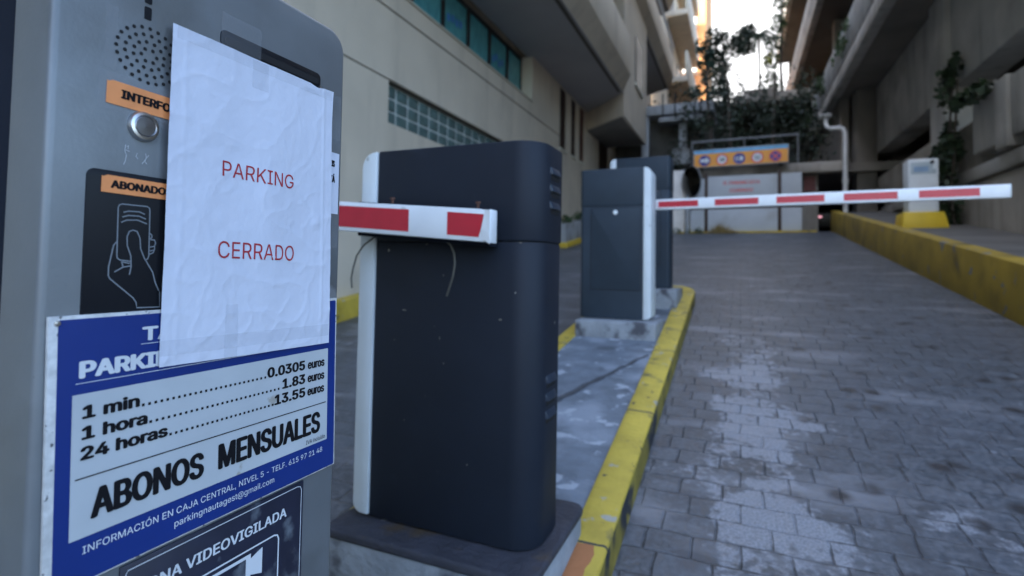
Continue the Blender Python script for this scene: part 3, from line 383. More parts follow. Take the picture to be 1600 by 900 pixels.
S|447|224 -9 188 -7 156 -1 128 9 102 23 81 40 64 60 51 83 42 109 38 137 104 137 108 118 114 102 123 88 136 76 150 66 166 59 224 49 246 50 267 54 286 60 303 69 317 79 329 92 338 106 344 122 346 139 344 154 340 168 332 179 296 205 245 222 184 239 145 253 112 269 86 289 67 313 56 341 52 372 54 400 62 425 75 448 92 468 113 484 138 498 165 508 195 514 227 516 259 514 289 508 316 498 340 484 360 468 377 449 390 427 398 403 401 378 337 378 332 402 320 421 302 437 280 449 254 456 225 459 204 457 185 454 167 448 152 440 139 430 129 418 121 405 117 391 115 376 117 359 122 345 131 334 169 308 212 293 264 279 312 264 359 238 395 198 402 180 407 161 408 139 406 112 399 87 386 64 370 43 349 25 323 11 294 0 261 -7|7 6 12 12 11 7 8 7 11 11 10 8 9 8 10 38 37 73 73 72 38 39 38 72 72 71 39 40 39 71 71 70 40 41 40 70 46 65 64 16 2 1 76 32 77 45 66 65 65 46 45 2 16 3 15 3 16 32 76 33 44 67 66 66 45 44 3 15 4 15 14 4 5 4 14 14 13 5 6 5 13 12 6 13 33 76 34 76 75 34 35 34 75 75 74 35 36 35 74 37 36 74 73 37 74 41 70 69 42 41 69 69 68 42 43 42 68 68 67 43 67 44 43 92 19 18 62 48 63 47 63 48 20 91 90 21 20 90 19 92 91 91 20 19 30 79 31 78 31 79 60 50 61 50 49 61 62 61 49 48 62 49 87 86 24 25 24 86 86 85 25 26 25 85 85 84 26 84 83 26 27 26 83 83 82 27 28 27 82 82 81 28 29 28 81 80 29 81 56 55 57 58 57 55 55 54 58 54 53 58 21 90 89 22 21 89 89 88 22 23 22 88 88 87 23 87 24 23 29 80 30 79 30 80 58 53 59 53 52 59 60 59 52 52 51 60 50 60 51 92 18 0 18 17 0 1 0 17 16 1 17 77 32 31 31 78 77 63 47 64 46 64 47
T|449|32 452 32 509 417 509 417 452 257 452 257 0 193 0 193 452|1 0 7 3 2 4 7 6 5 5 4 7 4 2 7 1 7 2
U|517|259 -8 220 -6 186 2 154 15 126 33 103 55 85 80 71 108 63 140 60 173 60 509 124 509 124 178 126 155 132 133 141 113 153 95 169 80 187 68 208 59 232 53 259 52 285 53 309 59 331 68 349 80 364 95 377 113 385 133 391 155 393 178 393 509 457 509 457 173 454 140 446 108 433 80 414 55 391 33 363 15 332 2 297 -6|9 8 13 13 12 9 10 9 12 12 11 10 18 2 19 20 1 0 19 2 1 1 20 19 2 18 3 17 3 18 3 17 4 17 16 4 5 4 16 16 15 5 6 5 15 7 6 15 15 14 7 8 7 14 13 8 14 41 23 22 23 41 40 24 23 40 40 39 24 39 25 24 35 34 28 29 28 34 34 33 29 30 29 33 33 32 30 31 30 32 25 39 38 26 25 38 38 37 26 27 26 37 37 36 27 36 35 27 35 28 27 41 22 0 22 21 0 20 0 21
V|480|204 0 16 509 84 509 192 206 215 137 248 31 235 31 267 138 290 206 395 509 463 509 278 0 241 53|2 1 3 4 0 6 3 1 0 0 4 3 7 5 11 9 8 10 10 8 11 7 11 8 6 0 11 11 5 6 6 5 12 5 7 12 4 6 12
Z|438|42 0 42 46 273 385 306 431 341 476 348 454 285 452 223 452 40 452 40 509 397 509 397 462 169 129 134 81 97 33 90 54 152 57 214 57 399 57 399 0 324 454 114 55|17 16 14 21 14 16 17 14 0 1 0 14 15 1 14 14 21 15 1 15 13 13 12 1 1 12 2 20 4 6 6 4 7 11 2 12 11 5 2 3 2 5 4 20 5 5 11 4 11 10 4 7 4 10 17 0 19 19 18 17 9 8 7 7 10 9 3 5 20 13 15 21
a|389|160 -9 137 -7 115 -3 94 5 76 15 60 29 48 45 38 63 32 84 30 108 32 128 36 146 43 161 53 174 64 184 78 193 125 211 178 220 234 227 265 235 271 240 274 246 276 255 267 297 240 322 196 331 149 322 118 301 100 274 41 291 51 313 64 331 79 346 95 358 114 368 133 375 194 384 239 379 286 360 300 350 312 336 322 320 330 301 335 278 337 251 337 0 277 0 277 52 272 52 252 25 215 1 170 45 192 47 211 51 228 59 242 68 254 80 263 93 270 108 274 122 276 138 276 190 259 182 231 176 200 171 175 168 134 159 103 139 97 130 93 118 92 105 102 72 130 52|8 7 70 9 8 70 70 69 9 10 9 69 11 10 69 0 51 1 1 51 72 16 66 65 1 72 2 3 2 72 33 27 26 34 33 26 26 35 34 3 72 4 72 71 4 5 4 71 6 5 71 7 6 71 70 7 71 11 69 68 12 11 68 13 12 68 68 67 13 14 13 67 15 14 67 67 66 15 66 16 15 30 29 28 28 27 30 31 30 27 32 31 27 27 33 32 50 53 52 62 19 18 53 50 49 54 53 49 49 55 54 62 18 63 64 63 18 17 64 18 24 37 25 36 25 37 47 46 45 47 45 58 59 58 45 60 59 45 45 44 60 61 60 44 20 61 44 21 20 44 22 21 44 44 43 22 23 22 43 43 42 23 42 41 23 41 40 23 40 39 23 39 38 23 55 49 48 56 55 48 48 47 56 57 56 47 47 58 57 19 62 61 61 20 19 23 38 24 37 24 38 50 52 0 51 0 52 64 17 65 16 65 17 35 26 25 25 36 35
c|396|207 -8 174 -5 144 3 117 16 93 35 72 58 56 85 44 116 37 150 34 187 37 225 44 260 56 291 72 318 93 341 117 360 144 374 174 382 207 384 260 377 305 356 340 322 362 277 303 262 290 289 270 311 242 325 207 330 184 328 163 321 145 310 130 296 118 278 108 258 102 236 98 212 96 187 98 163 102 139 108 117 118 97 130 80 145 66 163 55 184 49 207 46 243 52 271 66 292 89 304 117 363 102 341 56 306 21 261 -1|36 35 9 10 9 35 3 42 4 42 41 4 5 4 41 41 40 5 6 5 40 40 39 6 7 6 39 39 38 7 8 7 38 38 37 8 9 8 37 36 9 37 10 35 34 11 10 34 34 33 11 12 11 33 33 32 12 13 12 32 32 31 13 14 13 31 18 27 26 45 0 46 0 45 1 44 1 45 28 27 17 27 18 17 51 50 49 47 53 52 48 47 52 52 51 48 51 49 48 22 21 23 24 23 21 21 20 24 25 24 20 19 25 20 46 0 53 53 47 46 25 19 26 18 26 19 1 44 2 44 43 2 3 2 43 42 3 43 14 31 30 15 14 30 30 29 15 16 15 29 29 28 16 28 17 16
d|424|195 -8 165 -6 137 3 111 16 89 34 70 57 55 84 43 116 36 151 34 189 36 227 43 261 55 293 70 320 89 342 112 361 137 374 165 382 196 384 218 383 237 379 253 373 287 346 306 319 311 319 311 509 372 509 372 0 313 0 313 59 307 59 287 31 252 4 236 -3 217 -7 205 47 226 49 246 55 263 65 278 78 290 95 299 115 306 138 310 162 312 189 310 216 306 241 300 263 290 282 278 299 263 312 246 322 227 328 205 330 182 328 162 322 145 311 130 298 118 281 108 261 102 239 98 215 96 189 98 163 102 139 109 117 118 97 130 80 145 66 162 55 182 49|8 7 64 64 63 8 9 8 63 63 62 9 62 61 9 10 9 61 61 60 10 11 10 60 60 59 11 12 11 59 0 70 1 1 70 69 54 17 55 1 69 2 69 68 2 3 2 68 16 15 56 56 55 16 55 17 16 3 68 4 68 67 4 5 4 67 67 66 5 6 5 66 66 65 6 7 6 65 64 7 65 12 59 58 13 12 58 58 57 13 14 13 57 57 56 14 56 15 14 52 20 19 33 36 34 35 34 36 52 19 53 18 53 19 37 32 31 31 38 37 36 33 32 32 37 36 51 21 52 20 52 21 27 29 28 27 44 43 44 27 45 27 26 45 24 45 26 40 30 29 41 40 29 42 41 29 29 27 42 27 43 42 45 24 46 47 46 24 48 47 24 23 48 24 24 26 25 38 31 30 39 38 30 30 40 39 48 23 49 50 49 23 23 22 50 51 50 22 21 51 22 34 35 0 70 0 35 53 18 54 17 54 18
e|404|212 -8 177 -5 145 3 117 16 92 35 72 58 56 85 44 116 37 150 34 187 36 224 44 258 55 290 71 317 91 340 115 359 142 373 172 382 205 384 266 374 285 366 303 355 319 341 334 324 347 305 357 282 365 256 370 227 371 194 371 169 75 169 75 221 338 221 310 202 308 226 304 248 298 269 288 286 277 301 263 314 246 323 227 328 205 330 183 328 164 323 146 313 131 301 119 286 109 270 102 251 97 231 96 211 96 178 98 151 102 127 110 106 121 88 135 73 151 61 169 53 190 48 212 46 254 53 285 73 306 105 365 91 358 72 348 55 335 39 320 26 302 14 283 4 261 -3 237 -7 309 221 97 221 96 169|52 51 30 31 30 51 33 32 74 50 49 31 53 30 7 8 7 30 9 8 30 30 31 9 10 9 31 11 10 31 31 49 11 12 11 49 45 44 16 1 60 59 1 59 2 58 2 59 43 17 44 16 44 17 2 58 3 57 3 58 15 46 45 45 16 15 3 57 4 57 56 4 5 4 56 56 55 5 6 5 55 55 54 6 7 6 54 53 7 54 12 49 48 13 12 48 48 47 13 14 13 47 47 46 14 46 15 14 72 62 73 61 0 73 73 62 61 18 42 41 62 72 71 71 70 62 70 63 62 39 20 40 20 19 40 41 40 19 18 41 19 28 27 32 27 26 32 67 66 64 66 65 64 29 33 52 29 28 33 28 32 33 35 34 32 32 26 35 26 25 35 63 70 69 69 68 63 68 67 63 67 64 63 35 25 36 25 24 36 37 36 24 24 23 37 38 37 23 23 22 38 22 21 38 39 38 21 20 39 21 60 1 0 0 61 60 51 52 33 42 18 43 17 43 18 30 53 76 52 30 76 50 31 75 32 34 74 31 51 75 51 33 74 51 74 75 29 52 76
g|425|207 -151 180 -149 156 -146 134 -140 82 -110 51 -69 101 -41 122 -66 154 -88 207 -97 236 -95 261 -87 282 -75 298 -58 308 -34 311 -6 311 68 306 68 287 41 252 16 236 10 217 6 195 5 165 7 138 14 113 27 90 43 71 65 55 90 43 120 36 154 34 191 36 229 43 263 55 293 71 320 90 342 112 361 138 374 166 382 196 384 218 383 237 379 253 373 288 346 308 319 313 319 313 379 372 379 372 -9 370 -40 363 -67 350 -90 334 -109 314 -124 291 -136 265 -144 237 -149 205 59 227 61 246 66 264 75 278 87 290 103 300 121 307 142 311 166 312 193 311 219 307 242 300 264 291 283 279 299 264 312 247 322 227 328 205 330 182 328 163 322 145 312 130 298 118 282 109 262 102 241 98 218 96 193 98 167 102 144 109 123 118 104 131 88 145 76 163 66 183 61|29 28 88 88 87 29 30 29 87 87 86 30 31 30 86 86 85 31 85 84 31 32 31 84 84 83 32 33 32 83 83 82 33 34 33 82 2 8 3 77 39 78 93 22 58 22 93 23 92 23 93 76 40 77 39 77 40 8 2 1 23 92 24 91 24 92 38 79 78 78 39 38 3 8 4 8 7 4 5 4 7 6 5 7 24 91 25 26 25 91 91 90 26 27 26 90 90 89 27 28 27 89 88 28 89 34 82 81 35 34 81 81 80 35 36 35 80 80 79 36 37 36 79 79 38 37 57 10 9 59 21 20 41 75 42 10 57 56 56 11 10 59 20 19 60 59 19 19 18 60 18 61 60 73 44 74 44 43 74 75 74 43 42 75 43 50 49 15 16 15 49 49 48 67 47 46 48 53 52 13 52 51 13 14 13 51 51 50 14 50 15 14 65 64 16 16 49 65 66 65 49 49 67 66 67 48 68 69 68 48 48 46 69 70 69 46 71 70 46 45 71 46 11 56 55 12 11 55 55 54 12 54 53 12 53 13 12 61 18 17 62 61 17 63 62 17 17 16 63 16 64 63 71 45 72 73 72 45 44 73 45 57 9 0 1 0 9 8 1 9 58 22 21 21 59 58 75 41 76 40 76 41
h|410|114 227 114 0 53 0 53 509 114 509 114 287 102 287 116 319 132 344 152 362 175 374 200 382 227 384 252 383 275 377 295 369 313 356 328 340 341 321 350 298 355 271 357 240 357 0 296 0 296 235 293 263 286 286 273 304 256 318 235 326 210 329 192 328 176 324 161 317 147 308 136 297 126 283 119 266 115 248 114 314|3 2 6 2 1 0 6 2 0 0 38 6 10 32 31 9 33 32 32 10 9 8 34 33 33 9 8 6 38 37 5 6 37 37 36 5 36 35 5 7 5 35 35 34 7 34 8 7 3 6 4 12 29 13 29 12 30 11 30 12 13 29 28 28 14 13 24 23 22 22 21 24 24 21 25 21 20 25 20 19 25 26 25 19 19 18 26 18 17 26 27 26 17 17 16 27 16 15 27 28 27 15 14 28 15 30 11 31 10 31 11 5 7 39 6 5 39 4 6 39
i|167|53 0 53 379 114 379 114 0 84 443 73 444 63 448 54 455 47 463 43 472 41 483 43 494 47 504 54 512 63 518 73 522 84 524 95 522 105 518 114 512 121 504 125 494 126 483 125 472 121 463 114 455 105 448 95 444|10 9 8 11 10 12 13 7 6 14 5 15 5 14 6 13 6 14 10 8 7 7 13 10 12 10 13 17 16 27 26 18 27 17 27 18 24 23 22 24 22 25 19 25 22 20 19 22 22 21 20 18 26 25 25 19 18 1 0 3 3 2 1 27 16 4 5 4 16 15 5 16
k|381|110 137 110 212 121 212 284 379 360 379 184 199 177 199 53 0 53 509 114 509 114 0 294 0 148 186 191 229 372 0 114 212 114 140 154 178 201 217|1 15 9 0 7 10 7 0 1 8 7 1 1 9 8 5 13 6 11 14 5 13 5 18 4 3 13 1 0 16 12 6 13 13 3 2 5 14 18 0 10 16 6 12 17 12 2 15 15 16 12 15 1 16 5 6 17 11 5 17 12 16 17 2 12 13 4 13 18
l|189|139 -2 112 0 91 8 74 20 62 37 55 59 53 84 53 509 114 509 114 99 120 62 126 57 135 53 146 52 160 53 170 54 181 3 162 -1|7 6 9 9 8 7 14 13 17 17 16 14 16 15 14 17 13 0 12 0 13 0 12 1 12 11 1 2 1 11 11 10 2 3 2 10 4 3 10 5 4 10 6 5 10 9 6 10
m|610|53 0 53 379 112 379 112 295 108 295 114 314 122 331 132 346 172 376 219 386 245 383 268 375 287 361 303 342 314 320 321 295 312 295 318 312 326 329 337 343 381 375 437 386 458 385 478 380 497 372 514 361 529 346 541 328 550 307 555 283 557 255 557 0 496 0 496 254 493 279 485 298 473 313 456 323 438 329 419 330 402 329 387 326 374 320 345 290 335 247 335 0 274 0 274 260 272 280 265 297 253 311 238 322 220 328 199 330 158 320 145 312 135 302 126 289 119 274 115 257 114 238 114 0 112 310 317 309|61 60 0 1 0 60 4 1 60 6 5 56 56 55 6 55 7 6 4 60 59 59 58 4 3 4 58 58 57 3 57 56 3 56 5 3 1 4 2 8 54 53 53 9 8 52 51 10 9 53 52 52 10 9 47 16 48 49 48 16 49 13 50 13 12 50 51 50 12 12 11 51 10 51 11 7 55 54 54 8 7 41 20 42 38 21 39 20 41 40 40 39 20 39 21 20 15 44 43 17 15 43 18 17 43 43 42 18 19 18 42 42 20 19 22 37 23 33 32 31 31 30 33 30 29 33 34 33 29 29 28 34 35 34 28 28 27 35 27 26 35 36 35 26 26 25 36 25 24 36 37 36 24 23 37 24 37 22 38 21 38 22 45 44 46 47 46 44 16 47 44 44 15 16 16 15 63 49 16 14 13 49 14 3 5 62 4 3 62 2 4 62 15 17 63 14 16 63
n|410|114 227 114 0 53 0 53 379 112 379 112 287 102 287 116 319 132 344 152 362 175 374 200 382 227 384 252 383 275 377 295 369 313 356 328 340 341 321 350 298 355 271 357 240 357 0 296 0 296 235 293 263 286 286 273 304 256 318 235 326 210 329 192 328 176 324 161 317 147 308 136 297 126 283 119 266 115 248 112 310|1 0 2 3 2 0 6 3 0 0 38 6 3 6 4 10 32 31 9 33 32 32 10 9 8 34 33 33 9 8 6 38 37 5 6 37 37 36 5 36 35 5 7 5 35 35 34 7 34 8 7 12 29 13 29 12 30 11 30 12 13 29 28 28 14 13 24 23 22 22 21 24 24 21 25 21 20 25 20 19 25 26 25 19 19 18 26 18 17 26 27 26 17 17 16 27 16 15 27 28 27 15 14 28 15 30 11 31 10 31 11 5 7 39 6 5 39 4 6 39
o|415|207 -8 174 -5 144 3 117 16 93 35 72 58 56 85 44 116 37 150 34 187 37 225 44 260 56 291 72 318 93 341 117 360 144 374 174 382 207 384 241 382 271 374 299 360 323 341 343 318 359 291 371 260 379 225 381 187 379 150 371 116 359 85 343 58 323 35 299 16 271 3 241 -5 207 46 231 49 252 55 270 66 285 80 298 97 307 117 314 139 318 163 319 187 318 212 314 236 307 258 298 278 285 296 270 310 252 321 231 328 207 330 184 328 163 321 145 310 130 296 118 278 108 258 102 236 98 212 96 187 98 163 102 139 108 117 118 97 130 80 145 66 163 55 184 49|7 6 66 66 65 7 8 7 65 65 64 8 9 8 64 64 63 9 63 62 9 10 9 62 62 61 10 11 10 61 61 60 11 12 11 60 0 36 1 36 71 1 1 71 2 71 70 2 3 2 70 69 3 70 57 56 15 16 15 56 56 55 16 55 17 16 3 69 4 69 68 4 5 4 68 68 67 5 6 5 67 66 6 67 12 60 59 13 12 59 59 58 13 14 13 58 58 57 14 57 15 14 54 53 19 18 54 19 37 35 34 38 37 34 34 33 38 39 38 33 51 21 52 21 20 52 53 52 20 19 53 20 30 29 42 43 42 29 29 28 43 44 43 28 28 27 44 45 44 27 46 45 27 27 26 46 47 46 26 26 25 47 48 47 25 25 24 48 39 33 32 40 39 32 32 31 40 41 40 31 31 30 41 30 42 41 48 24 49 24 23 49 50 49 23 23 22 50 51 50 22 21 51 22 35 37 0 36 0 37 17 55 54 54 18 17
p|424|53 -143 53 379 112 379 112 319 118 319 137 346 171 373 188 379 207 383 229 384 259 382 287 374 313 361 335 342 354 320 370 293 381 261 388 227 390 189 388 151 381 116 370 84 355 57 336 34 313 16 288 3 260 -6 229 -8 208 -7 189 -3 173 4 138 31 118 59 114 59 114 -143 220 47 242 49 262 55 279 66 294 80 306 97 316 117 323 139 327 163 328 189 327 215 323 239 316 261 307 281 295 298 280 311 262 322 243 328 220 330 198 328 178 322 161 312 147 299 134 282 125 263 118 241 114 216 113 189 114 162 118 138 125 115 135 95 147 78 162 65 179 55 198 49|3 2 1 62 61 1 32 66 33 66 65 33 65 64 33 64 63 33 0 33 63 1 0 63 62 1 63 1 61 60 3 1 60 60 59 3 59 58 3 58 4 3 56 55 5 55 6 5 28 35 70 28 70 29 53 8 54 7 54 8 29 70 30 70 69 30 31 30 69 68 31 69 6 55 54 54 7 6 0 34 33 31 68 32 68 67 32 66 32 67 4 58 57 57 56 4 56 5 4 36 27 26 26 37 36 51 10 52 9 52 10 11 50 12 37 26 25 38 37 25 25 24 38 50 11 51 10 51 11 21 20 41 42 41 20 20 19 42 43 42 19 19 18 43 44 43 18 45 44 18 18 17 45 46 45 17 17 16 46 47 46 16 16 15 47 38 24 23 39 38 23 23 22 39 40 39 22 22 21 40 21 41 40 47 15 48 15 14 48 49 48 14 14 13 49 50 49 13 12 50 13 35 28 27 27 36 35 52 9 53 8 53 9
r|259|53 0 53 379 112 379 112 321 115 321 124 339 137 354 152 367 171 377 191 383 213 385 229 384 243 384 243 322 230 324 207 326 190 324 174 321 159 315 146 306 135 296 126 284 119 269 115 254 114 237 114 0|25 24 0 1 0 24 1 3 2 21 20 4 1 24 23 3 1 23 23 22 3 22 21 3 21 4 3 8 17 16 17 8 7 9 15 10 13 12 14 11 14 12 10 15 14 14 11 10 15 9 16 8 16 9 4 20 19 5 4 19 19 18 5 6 5 18 18 17 6 17 7 6
s|365|182 -8 157 -7 133 -3 112 3 93 12 76 24 62 38 50 54 41 73 36 94 94 107 101 87 111 72 124 60 141 52 160 47 181 45 206 47 227 53 244 62 258 74 265 88 268 103 266 115 262 126 254 136 243 144 229 150 212 155 149 170 118 180 92 192 72 208 58 227 50 249 47 274 49 295 55 314 65 332 79 347 95 360 115 370 137 378 161 383 187 384 212 383 234 379 254 372 271 363 286 352 299 339 324 290 268 277 262 291 254 304 243 316 228 325 210 331 187 333 166 331 147 326 131 317 119 305 111 292 109 277 110 264 115 253 124 243 172 223 229 209 261 200 287 187 306 171 320 153 328 131 331 107 329 85 323 65 312 47 298 31 281 18 260 6 236 -2 210 -7|5 12 6 12 11 6 7 6 11 8 7 11 11 10 8 9 8 10 34 33 65 35 34 65 65 64 35 36 35 64 0 16 1 16 15 1 42 60 59 59 43 42 1 15 2 15 14 2 3 2 14 13 3 14 29 68 30 67 30 68 41 61 60 60 42 41 3 13 4 5 4 13 12 5 13 30 67 31 32 31 67 67 66 32 33 32 66 65 33 66 36 64 63 37 36 63 38 37 63 63 62 38 39 38 62 40 39 62 62 61 40 61 41 40 58 57 45 44 58 45 17 83 82 18 17 82 82 81 18 81 19 18 28 27 69 47 46 56 57 56 46 45 57 46 78 77 21 77 76 21 22 21 76 76 75 22 23 22 75 75 74 23 74 73 23 24 23 73 73 72 24 53 52 51 51 50 53 19 81 80 20 19 80 80 79 20 79 78 20 78 21 20 24 72 25 72 71 25 26 25 71 71 70 26 27 26 70 69 27 70 53 50 54 50 49 54 55 54 49 49 48 55 56 55 48 47 56 48 16 0 83 83 17 16 68 29 28 28 69 68 43 59 58 58 44 43
t|227|204 379 204 327 6 327 6 379 65 471 126 471 126 98 127 83 130 70 136 61 144 55 156 51 170 50 185 51 202 54 213 2 192 -3 168 -4 138 -1 113 7 92 21 77 41 68 64 65 93 126 379 126 327 65 327 65 379|22 21 8 8 7 22 23 22 7 7 6 23 25 26 6 11 17 12 17 11 18 10 18 11 13 16 15 14 13 15 12 17 16 16 13 12 18 10 19 10 9 19 20 19 9 21 20 9 8 21 9 24 27 25 27 24 5 1 0 24 25 1 24 23 6 26 3 2 26 27 3 26 26 25 27 5 4 27
u|410|182 -5 158 -3 135 2 115 11 97 23 82 39 69 59 60 82 54 109 53 139 53 379 114 379 114 144 116 117 124 94 137 75 154 61 175 53 200 50 218 51 234 55 249 62 263 71 274 83 283 97 290 113 295 132 296 153 296 379 357 379 357 0 298 0 298 92 307 92 294 60 277 35 257 17 234 5 209 -3 298 70|10 9 12 12 11 10 17 0 18 0 17 1 16 1 17 1 16 2 3 2 16 15 3 16 3 15 4 5 4 15 15 14 5 6 5 14 7 6 14 14 13 7 8 7 13 9 8 13 12 9 13 19 38 37 37 20 19 20 37 36 21 20 36 36 35 21 35 22 21 30 33 31 32 33 25 26 25 33 27 26 33 33 30 27 30 29 27 28 27 29 22 35 34 23 22 34 34 32 23 24 23 32 32 25 24 18 0 38 38 19 18 32 34 39 33 32 39 31 33 39
Á|480|16 0 201 509 276 509 463 0 395 0 287 302 264 372 232 478 245 478 213 371 191 302 85 0 110 142 110 199 370 199 370 142 213 558 260 659 329 659 263 558 239 457 154 199 324 199 344 142 135 142|0 11 12 12 13 0 9 7 1 7 8 1 9 1 10 13 10 1 0 13 1 2 6 5 4 3 15 3 14 15 2 5 14 14 3 2 17 19 18 24 21 12 7 9 20 8 7 20 6 2 8 1 8 2 19 17 16 22 23 15 6 8 20 21 24 22 10 13 21 13 12 21 14 5 22 15 14 22 4 15 23 23 22 24 12 11 24
Ó|533|267 -7 225 -3 186 7 150 25 119 49 92 79 70 115 53 157 44 203 40 254 44 305 53 352 70 393 92 429 119 459 150 484 186 501 225 512 267 516 309 512 348 501 384 484 415 459 442 429 464 393 480 352 490 305 493 254 490 203 480 157 464 115 442 79 415 49 384 25 348 7 309 -3 267 53 296 55 324 63 349 76 372 94 392 116 408 144 420 176 428 213 430 254 428 295 420 332 408 365 392 392 372 415 349 433 324 446 296 453 267 456 237 453 210 445 184 433 161 415 142 392 125 364 113 332 106 295 103 254 106 213 113 176 125 144 142 117 161 94 184 76 210 63 237 55 240 558 288 659 356 659 290 558|6 5 67 67 66 6 7 6 66 66 65 7 8 7 65 65 64 8 9 8 64 64 63 9 63 62 9 10 9 62 62 61 10 11 10 61 61 60 11 12 11 60 2 69 3 68 3 69 58 57 15 57 16 15 1 71 70 71 1 0 0 36 71 17 56 55 1 70 2 69 2 70 16 57 56 56 17 16 3 68 4 5 4 68 67 5 68 12 60 59 13 12 59 59 58 13 14 13 58 58 15 14 52 19 53 35 38 37 53 19 18 39 34 33 33 40 39 50 21 51 20 51 21 38 35 34 34 39 38 51 20 52 19 52 20 73 75 74 30 29 42 43 42 29 29 28 43 44 43 28 28 27 44 27 45 44 45 27 46 27 26 46 47 46 26 26 25 47 48 47 25 25 24 48 49 48 24 24 23 49 40 33 32 32 31 40 41 40 31 31 30 41 30 42 41 49 23 50 23 22 50 21 50 22 35 37 0 36 0 37 53 18 54 55 54 18 17 55 18 75 73 72
""".split('\n'):
    if not _l: continue
    _c, _a, _v, _f = _l[0], *_l[2:].split('|')
    _v = [int(q) for q in _v.split()]; _f = [int(q) for q in _f.split()]
    GLYPHS[_c] = (int(_a), [(_v[i], _v[i+1]) for i in range(0, len(_v), 2)], [tuple(_f[i:i+3]) for i in range(0, len(_f), 3)])
CAPH = max(p[1] for p in GLYPHS['H'][1])
def write(mb, F, txt, x0, x1, y0, cap, bold=0., mi=0, off=.0005, track=0):
    """Set txt on frame F with its baseline at y0, cap height cap, spanning exactly x0..x1; bold thickens the strokes (metres/cap)."""
    vs, fs, x = [], [], 0
    for ch in txt:
        ad, gv, gf = GLYPHS[ch]; o = len(vs)
        vs += [(p[0]+x, p[1]) for p in gv]; fs += [tuple(i+o for i in q) for q in gf]; x += ad+track
    mn, mx = min(v[0] for v in vs), max(v[0] for v in vs)
    bx = bold*cap; sx = (x1-x0-2*bx)/(mx-mn); sy = (cap-bx)/CAPH
    offs = [(0, 0)] if not bold else [(bx*math.cos(q*math.pi/4), .5*bx*math.sin(q*math.pi/4)) for q in range(8)]+[(0, 0)]
    for k, (dx, dy) in enumerate(offs):
        mb.add([F.P(x0+bx+(v[0]-mn)*sx+dx, y0+.5*bx+v[1]*sy+dy, off+k*.000012) for v in vs], fs, mi)
def rect(mb, F, x0, x1, y0, y1, off=.0005, mi=0):
    mb.add([F.P(x0, y0, off), F.P(x1, y0, off), F.P(x1, y1, off), F.P(x0, y1, off)], [(0, 1, 2, 3)], mi)
def disc(mb, F, x, y, r, off=.0005, mi=0, n=32, r_in=0):
    if r_in:
        vs = [F.P(x+q*math.cos(2*math.pi*k/n), y+q*math.sin(2*math.pi*k/n), off) for q in (r, r_in) for k in range(n)]
        mb.add(vs, [(k, (k+1) % n, n+(k+1) % n, n+k) for k in range(n)], mi)
    else: mb.add([F.P(x+r*math.cos(2*math.pi*k/n), y+r*math.sin(2*math.pi*k/n), off) for k in range(n)], [tuple(range(n))], mi)
def stroke(mb, F, pts, wd, off=.0005, mi=0, close=False):
    pts = [Vector((*p, 0)) for p in pts]; n = len(pts); L_, R_ = [], []
    for i in range(n):
        if close: a, b = pts[i-1], pts[(i+1) % n]
        else: a, b = pts[max(i-1, 0)], pts[min(i+1, n-1)]
        d = (b-a).normalized(); q = Vector((-d.y, d.x, 0))*wd/2; L_.append(pts[i]+q); R_.append(pts[i]-q)
    vs = [F.P(p.x, p.y, off) for p in L_+R_]
    mb.add(vs, [(i, (i+1) % n, n+(i+1) % n, n+i) for i in range(n if close else n-1)], mi)
def slab(mb, F, x0, x1, y0, y1, h0, h1, mi=0):
    vs = [F.P(x, y, h) for h in (h0, h1) for x, y in ((x0, y0), (x1, y0), (x1, y1), (x0, y1))]
    mb.add(vs, [(3, 2, 1, 0), (4, 5, 6, 7), (0, 1, 5, 4), (1, 2, 6, 5), (2, 3, 7, 6), (3, 0, 4, 7)], mi)
def arc(cx, cy, r, a0, a1, n=8): return [(cx+r*math.cos(math.radians(a0+(a1-a0)*k/n)), cy+r*math.sin(math.radians(a0+(a1-a0)*k/n))) for k in range(n+1)]
def rrect(x0, x1, y0, y1, r, n=6):
    """rounded rectangle; r = radius or (bl, br, tr, tl)"""
    q = r if isinstance(r, (tuple, list)) else (r,)*4; out = []
    for (cx, cy, a), k in zip(((x0, y0, 180), (x1, y0, 270), (x1, y1, 0), (x0, y1, 90)), q):
        if k <= 0: out.append((cx, cy)); continue
        px = cx + (k if cx == x0 else -k); py = cy + (k if cy == y0 else -k)
        out += arc(px, py, k, a, a+90, n)
    return out
def poly(mb, F, pts, off=.0005, mi=0): mb.add([F.P(x, y, off) for x, y in pts], [tuple(range(len(pts)))], mi)
def rpanel(mb, F, pts, h0, h1, mi=0):
    n = len(pts); vs = [F.P(x, y, h0) for x, y in pts] + [F.P(x, y, h1) for x, y in pts]
    mb.add(vs, [tuple(range(n-1, -1, -1)), tuple(range(n, 2*n))] + [(i, (i+1) % n, n+(i+1) % n, n+i) for i in range(n)], mi)
def leaves(mb, centres, n, size, mi=0, asp=.5, droop=0.):
    """n leaf-shaped faces scattered in each (centre, (rx,ry,rz)) ellipsoid"""
    for c, rad in centres:
        for _ in range(n):
            while True:
                p = Vector((random.uniform(-1, 1), random.uniform(-1, 1), random.uniform(-1, 1)))
                if p.length < 1: break
            p = Vector(c) + Vector((p.x*rad[0], p.y*rad[1], p.z*rad[2]))
            d = Vector((random.gauss(0, 1), random.gauss(0, 1), random.gauss(0, .7)-droop)).normalized()
            e = d.cross(Vector((random.gauss(0, 1), random.gauss(0, 1), random.gauss(0, 1)))).normalized()
            s = size*random.uniform(.6, 1.3)
            mb.add([p-d*s*.5, p+e*s*asp*.5, p+d*s*.5, p-e*s*asp*.5], [(0, 1, 2, 3)], mi)

